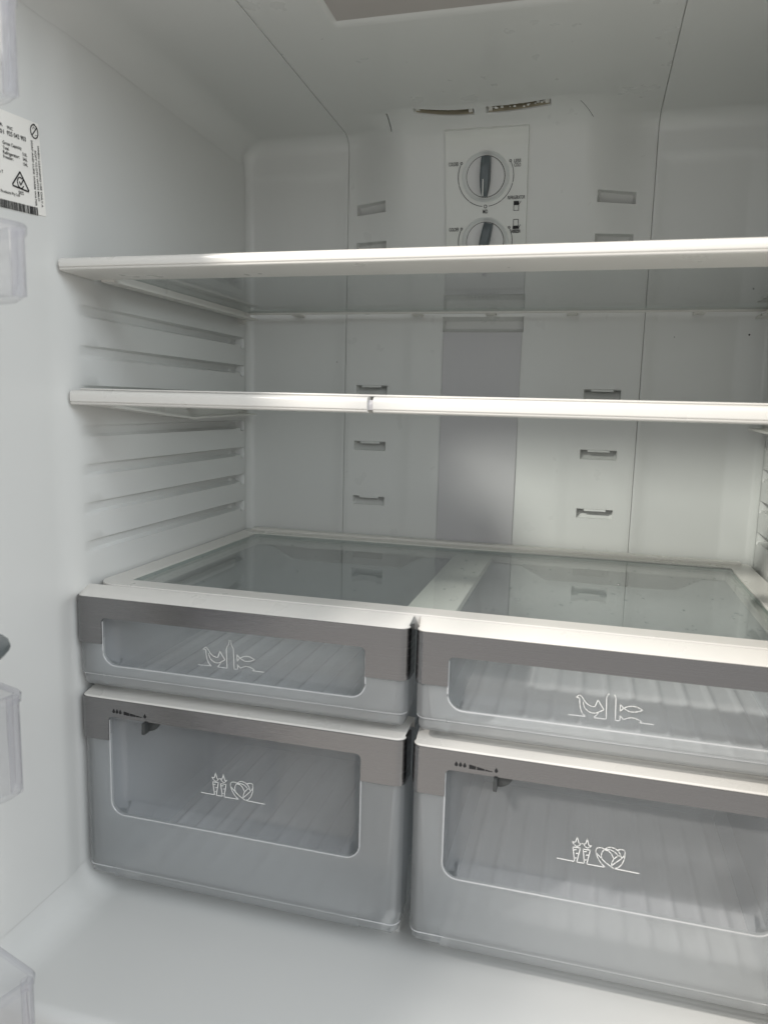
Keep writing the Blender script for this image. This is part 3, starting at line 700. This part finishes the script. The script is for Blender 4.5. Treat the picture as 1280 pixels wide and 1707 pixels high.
# middle shelf, front trim in two lengths
ms = empty('glass_shelf', (0, 0.78, -0.01), 'lower glass shelf at lens height, its white front trim split by a small gap', 'shelf', 'glass shelves')
TP = trim_profile(0.597, 0.0064, -0.0072, 0.032, 0.0)
extrude_x('front_trim', TP, -SX, -0.0462, M['trim'], ms, bevel=0.0004)
extrude_x('front_trim', TP, -0.0412, SX, M['trim'], ms, bevel=0.0004)
extrude_x('trim_joiner', [(0.6010, 0.0035), (0.5990, 0.000), (0.6000, -0.0045), (0.615, -0.0045), (0.615, 0.0035)], -0.0500, -0.0375, M['lilac'], ms)
slab('glass_pane', rrect(-0.3290, 0.3290, 0.616, 0.9600, 0.006, 3), 0.0022, 0.0062, M['glass'], ms, edge_mat=M['glass_edge'])
box('top_lip', -0.328, 0.328, 0.6060, 0.6155, 0.0066, 0.0082, M['trim'], ms, bevel=0.0006)
for s in (-1, 1):
    rail_web(s, [(0.612, -0.0072), (0.790, -0.0222), (0.965, -0.0185)], 0.0020, 0.3315, 0.3135, ms, M['trim'])
    box('rear_hook', min(s*0.3375, s*0.324), max(s*0.3375, s*0.324), 0.952, 0.964, -0.0120, 0.0016, M['trim'], ms, bevel=0.0015)
    box('rail_tab', min(s*0.3300, s*0.318), max(s*0.3300, s*0.318), 0.800, 0.808, -0.0100, 0.0018, M['lilac'], ms, bevel=0.0006)

# ------------------------------------------------------------------ cover over the drawers
ZC = -0.1810
dc = empty('drawer_cover', (0, 0.80, -0.195), 'white framed glass cover lying over the drawers with a white strip down its middle', 'shelf cover')
ring_plate('frame', rrect(-0.3312, 0.3312, 0.6215, 0.9745, [0.006, 0.006, 0.022, 0.022], 8), rrect(-0.3050, 0.3050, 0.6440, 0.9430, 0.004, 8), ZC-0.0145, ZC, M['trim'], dc, bevel=0.0012)
ring_plate('pane_seat', rrect(-0.3052, 0.3052, 0.6438, 0.9432, 0.004, 8), rrect(-0.2985, 0.2985, 0.6505, 0.9365, 0.004, 8), ZC-0.0140, ZC-0.0062, M['trim'], dc)
slab('glass_pane', rrect(-0.3045, 0.3045, 0.6445, 0.9425, 0.003, 3), ZC-0.0056, ZC-0.0014, M['glass'], dc, edge_mat=M['glass_edge'])
box('centre_strip', -0.0225, 0.0240, 0.6440, 0.9430, ZC-0.0135, ZC-0.0064, M['strip'], dc, bevel=0.0008)
box('rear_lip', -0.320, 0.320, 0.9600, 0.9735, ZC-0.001, ZC+0.0035, M['trim'], dc, bevel=0.0015)
# moisture drops on the glass
parts = []
bm = bmesh.new(); bmesh.ops.create_icosphere(bm, subdivisions=2, radius=1)
bv = [tuple(v.co) for v in bm.verts]; bf = [tuple(v.index for v in f.verts) for f in bm.faces]; bm.free()
for k in range(190):
    if random.random() < 0.72: xx_ = random.uniform(0.0, 0.30)
    else: xx_ = random.uniform(-0.30, 0.03)
    yy_ = 0.65 + 0.285*random.random()**1.1; r = random.choice((0.0006, 0.0009, 0.0010, 0.0013, 0.0017)); e = random.uniform(.8, 1.3)
    parts.append(([(xx_+a*r*e, yy_+b*r/e, ZC-0.00145+max(c, -0.1)*r*0.55) for a, b, c in bv], bf))
V, F = merge(parts); tag(mesh('water_drops', V, F, M['water'], dc), 'small water drops scattered on the glass', kind='stuff')

# ------------------------------------------------------------------ drawers
def front_cols(xL, xR, y0, r, q, extra=(), nx=14):
    """columns (x, y, nx, ny) from the left return round the front to the right return"""
    C = [(xL, y0+r+q, -1, 0)] if q else []
    for a in np.linspace(180, 270, 9):
        ca, sa = math.cos(math.radians(a)), math.sin(math.radians(a)); C.append((xL+r+r*ca, y0+r+r*sa, ca, sa))
    for x in lines(xL+r, xR-r, list(extra), 0.02)[1:-1]: C.append((float(x), y0, 0, -1))
    for a in np.linspace(270, 360, 9):
        ca, sa = math.cos(math.radians(a)), math.sin(math.radians(a)); C.append((xR-r+r*ca, y0+r+r*sa, ca, sa))
    if q: C.append((xR, y0+r+q, 1, 0))
    return C

def shell(name, C, z0f, z1f, nz, th, mat, parent, off=None, bevel=0.0, ang=35):
    """sheet following the columns between z0(x) and z1(x), given thickness inward"""
    n = len(C); V = []
    for inner in (0, 1):
        for (x, y, a, b) in C:
            lo, hi = z0f(x), z1f(x)
            for k in range(nz):
                z = lo+(hi-lo)*k/(nz-1); o = (off(x, z) if off else 0) + th*inner
                V.append((x-a*o, y-b*o, z))
    F = [tuple(f) for f in grid_faces(n, nz)] + [tuple(f) for f in grid_faces(n, nz, n*nz)]
    m_ = n*nz
    for i in range(n-1):
        F.append((i*nz, (i+1)*nz, m_+(i+1)*nz, m_+i*nz)); F.append((i*nz+nz-1, m_+i*nz+nz-1, m_+(i+1)*nz+nz-1, (i+1)*nz+nz-1))
    for k in range(nz-1):
        F.append((k, m_+k, m_+k+1, k+1)); e = (n-1)*nz; F.append((e+k, e+k+1, m_+e+k+1, m_+e+k))
    return mesh(name, V, F, mat, parent, bevel=bevel, ang=ang)

def corner(x, x0, x1, r):
    """rise of a rounded corner at the ends of [x0,x1]"""
    d = min(x-x0, x1-x)
    if d >= r: return 0.0
    d = max(d, 0.0); return r - math.sqrt(max(0.0, r*r-(r-d)**2))

def mirror_pts(paths, dx, dz): return [[(x+dx, z+dz) for x, z in p] for p in paths]

BIRD = dict(
 a=[(0.1303,-0.2492),(0.1439,-0.249),(0.1412,-0.2467),(0.1396,-0.2431),(0.1387,-0.239),(0.1383,-0.2339),(0.1354,-0.2335),(0.1379,-0.2313),(0.1397,-0.2321),(0.1415,-0.2344),(0.143,-0.2368),(0.1458,-0.239),(0.1485,-0.2398),(0.1507,-0.2397),(0.1527,-0.2336),(0.1579,-0.2414),(0.1541,-0.2437),(0.1528,-0.2461),(0.1503,-0.2491),(0.1601,-0.2491),(0.1593,-0.2308),(0.1599,-0.2288),(0.1609,-0.2274)],
 b=[(0.1541,-0.2437),(0.1515,-0.2451),(0.1486,-0.2454),(0.1455,-0.2442),(0.143,-0.242),(0.1418,-0.2396),(0.1413,-0.2371)],
 c=[(0.1653,-0.2278),(0.1665,-0.2299),(0.1672,-0.2492),(0.1708,-0.2489),(0.1705,-0.2447),(0.1736,-0.2476),(0.1767,-0.2459),(0.1795,-0.2451),(0.1824,-0.2454),(0.1854,-0.2464),(0.1875,-0.2476),(0.1855,-0.2486),(0.1967,-0.2486)],
 d=[(0.173,-0.2379),(0.1701,-0.2351),(0.1705,-0.241),(0.173,-0.2379),(0.176,-0.2363),(0.1794,-0.2354),(0.1829,-0.2356),(0.1859,-0.2368),(0.1876,-0.2377),(0.1849,-0.2392),(0.1815,-0.2402),(0.1781,-0.2404),(0.1754,-0.2393),(0.173,-0.2379)])
BOTTLE_NECK = [[(0.1609,-0.2274),(0.1618,-0.2262),(0.1620,-0.2240)], [(0.1653,-0.2278),(0.1644,-0.2262),(0.1642,-0.2240)], [(0.1617,-0.2226),(0.1645,-0.2224)]]
VEG = dict(
 a=[(0.1285,-0.3779),(0.1428,-0.3782),(0.1408,-0.3652),(0.1468,-0.3651),(0.1446,-0.3784),(0.1509,-0.3783),(0.1491,-0.3657),(0.1549,-0.3655),(0.1528,-0.3786),(0.1677,-0.3786),(0.1646,-0.376),(0.162,-0.3724),(0.1601,-0.3687),(0.1593,-0.3654),(0.1597,-0.3632),(0.1613,-0.362),(0.1637,-0.3617),(0.1659,-0.3623)],
 b=[(0.1598,-0.367),(0.164,-0.371),(0.1682,-0.3746),(0.1747,-0.3784),(0.1946,-0.3789)],
 l1=[(0.1416,-0.3677),(0.1435,-0.3673)], l2=[(0.1451,-0.3704),(0.1436,-0.3707)], l3=[(0.1425,-0.3751),(0.1439,-0.3748)], l4=[(0.1499,-0.3678),(0.1519,-0.3674)], l5=[(0.1534,-0.3704),(0.1519,-0.3707)], l6=[(0.1507,-0.3753),(0.1522,-0.375)],
 t1=[(0.1399,-0.3606),(0.1425,-0.3608),(0.1438,-0.3558),(0.1456,-0.3614),(0.1472,-0.3611),(0.1453,-0.3637),(0.1432,-0.3641),(0.1416,-0.3627),(0.1399,-0.3606)],
 t2=[(0.1472,-0.3611),(0.1491,-0.3607),(0.1505,-0.363),(0.1524,-0.3642),(0.1541,-0.3632),(0.156,-0.3612),(0.1536,-0.3619),(0.152,-0.356),(0.1508,-0.3608),(0.1491,-0.3607)],
 h=[(0.1659,-0.3632),(0.1643,-0.3655),(0.1639,-0.369),(0.1646,-0.3712)],
 i=[(0.1659,-0.3632),(0.1685,-0.3606),(0.1714,-0.3599),(0.1744,-0.3604),(0.1773,-0.3623),(0.1792,-0.3653),(0.1801,-0.3685)],
 j=[(0.1674,-0.3627),(0.171,-0.3622),(0.174,-0.3633),(0.1765,-0.3652),(0.1775,-0.3667)],
 k=[(0.1662,-0.3631),(0.1693,-0.3635),(0.1718,-0.3654),(0.1738,-0.3691)],
 m=[(0.1796,-0.3657),(0.1767,-0.367),(0.1742,-0.3697),(0.1729,-0.373),(0.1724,-0.3765),(0.1759,-0.3727),(0.1801,-0.3685),(0.1822,-0.3651),(0.1826,-0.3617),(0.1816,-0.3604),(0.1792,-0.3603),(0.1769,-0.3612)],
 q=[(0.1827,-0.3633),(0.1824,-0.3684),(0.1807,-0.3735),(0.1779,-0.3771),(0.1747,-0.3784)])

def drawer(label, xL, xR, w0, w1, zt, zband, zear, zwin, zbot, icon, humidity=None, capback=0.6205, zcapb=-0.1825, rwin=0.014):
    d = empty('drawer', ((xL+xR)/2, 0.77, zbot), label, 'drawer', 'clear drawers below the glass cover')
    YF = 0.6000; e = 1e-4; YW = 0.0162; KI = (YF+YW)/0.606
    # steel trim: band across the top with an ear at each end
    rb = 0.005
    ex = [w0-e, w0, w1, w1+e] + [w0+rb*(1-math.cos(math.radians(a))) for a in (15, 30, 45, 60, 75, 90)] + [w1-rb*(1-math.cos(math.radians(a))) for a in (15, 30, 45, 60, 75, 90)]
    C = front_cols(xL, xR, YF, 0.009, 0.018, ex)
    def zb(x):
        if w0 <= x <= w1: return zband - corner(x, w0, w1, rb)
        return zear
    shell('handle_trim', C, zb, lambda x: zt, 2, 0.0026, M['steel'], d, bevel=0.0007)
    # white cap closing the top of the trim
    V, F = [], []; Cc = [c for c in front_cols(xL+0.0004, xR-0.0004, YF+0.0006, 0.0088, 0.0) if True]
    rows = 5
    for (x, y, a, b) in Cc:
        V += [(x-a*0.0030, y-b*0.0030, zt-0.008), (x-a*0.0004, y-b*0.0004, zt+0.0004), (x-a*0.0016, y-b*0.0016, zt+0.0016), (x, capback, zcapb), (x, capback, zcapb-0.010)]
    F = [tuple(f) for f in grid_faces(len(Cc), rows)]
    mesh('handle_cap', V, F, M['trim'], d)
    # frosted front, cut away for the window
    YP_ = YF + 0.0014
    exw = [w0-e, w0, w1, w1+e] + [w0+rwin*(1-math.cos(math.radians(a))) for a in range(10, 91, 10)] + [w1-rwin*(1-math.cos(math.radians(a))) for a in range(10, 91, 10)]
    Cp = front_cols(xL+0.0012, xR-0.0012, YP_, 0.010, 0.020, exw)
    def zt_panel(x):
        if w0 <= x <= w1: return zwin + corner(x, w0, w1, rwin)
        return zear+0.006
    zf = zbot+0.0135
    def off(x, z):
        o = 0.0
        if z < zf+0.0006: o += 0.0022*min(1, (zf+0.0006-z)/0.0014)
        if z < zbot+0.0065: o += 0.0065 - math.sqrt(max(0, 0.0065**2-(zbot+0.0065-z)**2))
        return o
    shell('front_panel', Cp, lambda x: zbot, zt_panel, 26, 0.0045, M['frosted'], d, off=off, ang=30)
    # clear window set back behind the opening, with its own rounded sides
    Cw = [(w0-0.0006, YF+0.0040, 0, -1)]
    for a in (0, 20, 40, 60, 80): Cw.append((w0+0.0008+0.010*(1-math.cos(math.radians(a))), YF+0.0050+0.0110*math.sin(math.radians(a)), -math.cos(math.radians(a)), -math.sin(math.radians(a))))
    xm = list(np.linspace(w0+0.0125, w1-0.0125, 16)); Cw += [(x, YF+YW, 0, -1) for x in xm]
    for a in (80, 60, 40, 20, 0): Cw.append((w1-0.0008-0.010*(1-math.cos(math.radians(a))), YF+0.0050+0.0110*math.sin(math.radians(a)), math.cos(math.radians(a)), -math.sin(math.radians(a))))
    Cw.append((w1+0.0006, YF+0.0040, 0, -1))
    shell('window', Cw, lambda x: zwin-0.002+corner(x, w0-0.002, w1+0.002, rwin*0.9), lambda x: zt-0.003, 14, 0.0018, M['window'], d,
          off=lambda x, z: -0.0105*(1-sstep(zwin-0.002, zwin+0.005, z)) if w0+0.011 < x < w1-0.011 else 0.0)
    # moulded bead round window opening and fold, milky white to paint edge highlights
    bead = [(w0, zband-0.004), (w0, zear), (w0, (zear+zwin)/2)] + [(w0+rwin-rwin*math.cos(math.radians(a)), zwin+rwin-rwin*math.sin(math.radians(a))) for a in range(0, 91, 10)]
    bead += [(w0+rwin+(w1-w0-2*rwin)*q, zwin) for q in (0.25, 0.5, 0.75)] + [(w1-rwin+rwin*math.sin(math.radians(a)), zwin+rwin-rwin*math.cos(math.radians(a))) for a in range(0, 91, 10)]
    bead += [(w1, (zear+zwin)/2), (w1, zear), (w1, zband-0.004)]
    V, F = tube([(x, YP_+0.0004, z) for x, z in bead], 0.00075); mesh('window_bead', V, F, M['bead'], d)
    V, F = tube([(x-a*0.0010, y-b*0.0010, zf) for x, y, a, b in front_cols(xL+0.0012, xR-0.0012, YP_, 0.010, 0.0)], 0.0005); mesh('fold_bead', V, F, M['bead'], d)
    # bin behind: walls with draft and a ribbed floor
    bx0, bx1, by1 = xL+0.0065, xR-0.0065, 0.938
    ztop = zt-0.0065; rr = 0.024; dr = 0.010
    path = []
    path.append((bx0, YF+0.0085, -1, 0)); 
    for yy in np.linspace(YF+0.02, by1-rr, 8): path.append((bx0, yy, -1, 0))
    for a in np.linspace(180, 90, 8)[1:]: path.append((bx0+rr+rr*math.cos(math.radians(a)), by1-rr+rr*math.sin(math.radians(a)), math.cos(math.radians(a)), math.sin(math.radians(a))))
    for xx_ in np.linspace(bx0+rr, bx1-rr, 10)[1:-1]: path.append((xx_, by1, 0, 1))
    for a in np.linspace(90, 0, 8): path.append((bx1-rr+rr*math.cos(math.radians(a)), by1-rr+rr*math.sin(math.radians(a)), math.cos(math.radians(a)), math.sin(math.radians(a))))
    for yy in np.linspace(by1-rr, YF+0.02, 8)[1:]: path.append((bx1, yy, 1, 0))
    path.append((bx1, YF+0.0075, 1, 0))
    H = ztop-(zbot+0.002)
    def woff(x, z):
        k = (ztop-z)/H; o = dr*k
        if z < zbot+0.014: o += 0.012 - math.sqrt(max(0, 0.012**2-(zbot+0.014-z)**2))
        if z > ztop-0.003: o -= 0.0025
        return o
    b_ = shell('bin', path, lambda x: zbot+0.002, lambda x: ztop - (0.016*sstep(bx0+0.05, bx0+0.085, x)*(1-sstep(bx1-0.085, bx1-0.05, x)) if True else 0), 14, 0.0020, M['bin'], d, off=woff)
    fx = lines(bx0+dr+0.010, bx1-dr-0.010, [], 0.0028); fy = lines(YF+0.010, by1-dr-0.010, [], 0.012)
    Xf, Yf = np.meshgrid(fx, fy, indexing='ij')
    ph = ((Xf-bx0) % 0.0245)/0.0245
    rib = 0.0034*np.exp(-((ph-0.5)/0.10)**2)*sstep(YF+0.03, YF+0.05, Yf)*(1-sstep(by1-0.05, by1-0.03, Yf))
    P = np.stack([Xf, Yf, zbot+0.0024+rib+0.006*sstep(YF+0.030, YF+0.010, Yf)], -1)
    grid('bin_floor', P, M['binfloor'], d)
    # line drawing printed on the window
    if icon == 'bird': V, F = ribbon(list(BIRD.values()), 0.00062, YF+YW-0.0002)
    elif icon == 'bird_left': V, F = ribbon(mirror_pts(list(BIRD.values()) + BOTTLE_NECK, -0.3385, 0.0029), 0.00058, YF+YW-0.0002)
    elif icon == 'veg': V, F = ribbon(list(VEG.values()), 0.00072, YF+YW-0.0002)
    else: V, F = ribbon(mirror_pts(list(VEG.values()), -0.3350, 0.0036), 0.00066, YF+YW-0.0002)
    V = [(0.13+(x-0.13)*KI, y, z*KI) for x, y, z in V]
    mesh('printed_drawing', V, F, M['white_ink'], d, smooth=False)
    if humidity is not None:
        x0 = humidity; zc = zt-0.0115; y_ = YF-0.0002; parts = []
        for dx_, dz_ in ((0.0, 0.0), (0.0036, 0.0), (0.0072, -0.0001), (0.0342, -0.0006)):
            pts = [(x0+dx_+0.00145*math.cos(math.radians(a)), zc+dz_+0.00145*math.sin(math.radians(a))) for a in range(150, 391, 20)] + [(x0+dx_, zc+dz_+0.0031)]
            parts.append(([(a, y_, b) for a, b in pts], [tuple(range(len(pts)))]))
        for s0, s1 in ((0.0, 0.30), (0.335, 0.655), (0.69, 1.0)):
            xa, xb_ = x0+0.0110+0.0202*s0, x0+0.0110+0.0202*s1; h0, h1 = 0.0034*(1-s0)+0.0003, 0.0034*(1-s1)+0.0003
            parts.append(([(xa, y_, zc-0.0020), (xb_, y_, zc-0.0020), (xb_, y_, zc-0.0020+h1), (xa, y_, zc-0.0020+h0)], [(0, 1, 2, 3)]))
        V, F = merge(parts); mesh('humidity_scale', V, F, M['ink'], d, smooth=False)
        lx = x0+0.0322; zl = zband+0.001
        lv = box('humidity_lever', lx, lx+0.0036, YF-0.0035, YF+0.0065, zl-0.0130, zl-0.0015, M['lever'], d, bevel=0.0009)
        fan = [(lx+0.0034, zl+0.0005)] + [(lx+0.0034+0.0130*math.sin(math.radians(a)), zl+0.0005-0.0120*math.cos(math.radians(a))) for a in range(0, 91, 10)]
        plate_y('lever_plate', fan, YF+0.0036, YF+0.0060, M['lever'], lv, bevel=0.0004)
    return d

drawer('shallow upper drawer beside the side wall, bird bottle and fish drawn on its window', -0.3380, -0.0050, -0.3085, -0.0435, -0.1900, -0.2095, -0.2360, -0.2570, -0.2810, 'bird_left')
drawer('shallow upper drawer cut by the picture edge, bird bottle and fish drawn on its window', 0.0000, 0.3365, 0.0298, 0.3050, -0.1900, -0.2095, -0.2360, -0.2570, -0.2810, 'bird')
drawer('deep lower drawer in shade beside the side wall, carrots and cabbage drawn on its window', -0.3358, -0.0058, -0.3035, -0.0455, -0.2912, -0.3085, -0.3335, -0.4110, -0.4838, 'veg_left', humidity=-0.2970, capback=0.640, zcapb=-0.2845)
drawer('deep lower drawer cut by the picture edge, carrots and cabbage on its bright window', 0.0000, 0.3358, 0.0305, 0.2990, -0.2930, -0.3105, -0.3355, -0.4125, -0.4850+0.0005, 'veg', humidity=0.0400, capback=0.640, zcapb=-0.2855)

# ------------------------------------------------------------------ open door (outside the frame) and its bins
PHI = math.radians(17)
GD = np.array((-math.sin(PHI), -math.cos(PHI), 0)); ND = np.array((math.cos(PHI), -math.sin(PHI), 0)); UP = np.array((0, 0, 1.0))
A0 = np.array((-0.347+0.13, 0.400, 0.0))       # free corner of the bins next to the hinge side
DB = 0.100
D0 = A0 - DB*ND
def DP(u, n, z): return D0 + u*GD + n*ND + z*UP
def dbox(u0, u1, n0, n1, z0, z1):
    V = [tuple(DP(u, n, z)) for u in (u0, u1) for n in (n0, n1) for z in (z0, z1)]
    return V, [(0, 1, 3, 2), (4, 6, 7, 5), (0, 4, 5, 1), (2, 3, 7, 6), (0, 2, 6, 4), (1, 5, 7, 3)]
V, F = dbox(0.012, 0.80, -0.062, -0.002, -0.66, 0.352); door = mesh('door', V, F, M['shell'], fridge, bevel=0.006); tag(door, 'open door swung aside, carrying the clear bins')
V, F = dbox(0.030, 0.78, -0.0025, 0.004, -0.64, 0.332); mesh('door_liner', V, F, M['liner'], door, bevel=0.003)

def door_bin(label, zb, zt, zfront, dn=DB, u0=0.0, L=0.34, shift=0.0, foot=0.0):
    o = empty('door_bin', tuple(DP(0.17, 0.05, zb)), label, 'door bin', 'clear bins on the open door')
    th = 0.0034; r = 0.010
    # outline in (u, n): end wall, front wall, far end
    pts = rrect(u0, L, 0.0045, dn+shift, [r, r, r, r], 6)
    n = len(pts); V = []; 
    cu0, cn0 = (u0+L)/2, dn/2
    def ring(s_in, z, dz_front=0.0, sh=0.0):
        out = []
        for (u, q) in rrect(u0+s_in, L-s_in, 0.0045+s_in, dn+shift-s_in-sh, max(r-s_in, 0.002), 6):
            zz = z if q > 0.03 or True else z
            out.append(tuple(DP(u, q, zz)))
        return out
    rings = [ring(0.006, zb), ring(0.001, zb+0.004), ring(0.0, zb+0.010), ring(-0.0, zt-0.008), ring(-0.0016, zt-0.0060), ring(-0.0020, zt-0.0015), ring(-0.0008, zt),
             ring(th-0.001, zt), ring(th, zt-0.002), ring(th+0.0005, zb+0.012), ring(th+0.003, zb+0.004)]
    for q in rings: V += q
    F = []; fm = []
    for k in range(len(rings)-1):
        for i in range(n):
            F.append((k*n+i, k*n+(i+1) % n, (k+1)*n+(i+1) % n, (k+1)*n+i)); fm.append(1 if k in (4, 5, 6, 7) else 0)
    F.append(tuple(range(n))); fm.append(0); F.append(tuple(range((len(rings)-1)*n, len(rings)*n))); fm.append(0)
    b = mesh('bin_shell', V, F, [M['doorbin'], M['doorbin_edge']], o, fmat=fm, ang=50)
    # thick moulded corner post and band (the violet edges)
    for (nu, nn_) in ((u0+0.0055, dn+shift-0.0055), (u0+0.0055, 0.010)):
        rr_ = 0.0042; Vv = []; 
        for z in (zb+0.004, zt-0.003):
            for k in range(10):
                a = 2*math.pi*k/10; Vv.append(tuple(DP(nu+rr_*math.cos(a), nn_+rr_*math.sin(a), z)))
        Fv = [(k, (k+1) % 10, 10+(k+1) % 10, 10+k) for k in range(10)]
        mesh('corner_post', Vv, Fv, M['doorbin_edge'], b)
    return o
door_bin('clear door bin at the top corner of the picture, above the rating label', 0.1690, 0.2290, 0, shift=0.019)
door_bin('clear door bin just below the rating label', 0.0553, 0.1015, 0, shift=0.019)
door_bin('clear door bin with violet edges, level with the upper half of the drawers', -0.2740, -0.1985, 0, shift=-0.009)
door_bin('clear door bin in the bottom corner of the picture', -0.5300, -0.4105, 0, shift=-0.008)
# dark grey tongue between two bins
tg = empty('bottle_grip', tuple(DP(0.06, 0.04, -0.17)), 'dark grey plastic tongue jutting in at the edge above the violet edged bin', 'bottle grip')
cxu, cxn = 0.012, 0.0
pts = []
for a in np.linspace(0, 360, 33)[:-1]:
    ca, sa = math.cos(math.radians(a)), math.sin(math.radians(a))
    pts.append((0.052 + 0.052*math.copysign(abs(ca)**0.8, ca), 0.060 + 0.050*math.copysign(abs(sa)**0.9, sa)))
def tongue(k, z): return [tuple(DP(0.052+(u-0.052)*k, 0.060+(q-0.060)*k, z)) for u, q in pts]
rg = [tongue(0.86, -0.1700), tongue(0.95, -0.1680), tongue(1.0, -0.1645), tongue(0.99, -0.1620), tongue(0.95, -0.1608), tongue(0.80, -0.1606)]
n = len(pts); V = sum(rg, []); F = [(k*n+i, k*n+(i+1) % n, (k+1)*n+(i+1) % n, (k+1)*n+i) for k in range(5) for i in range(n)] + [tuple(range(n)), tuple(range(5*n, 6*n))]
mesh('tongue', V, F, M['grip'], tg)
rg = [tongue(0.76, -0.1607), tongue(0.76, -0.1598), tongue(0.70, -0.1598), tongue(0.70, -0.1607)]
V = sum(rg, []); F = [(k*n+i, k*n+(i+1) % n, (k+1)*n+(i+1) % n, (k+1)*n+i) for k in range(3) for i in range(n)]
mesh('raised_rim', V, F, M['ink'], tg)
V, F = dbox(0.040, 0.064, 0.003, 0.012, -0.1690, -0.1615); mesh('mount', V, F, M['grip'], tg, bevel=0.001)
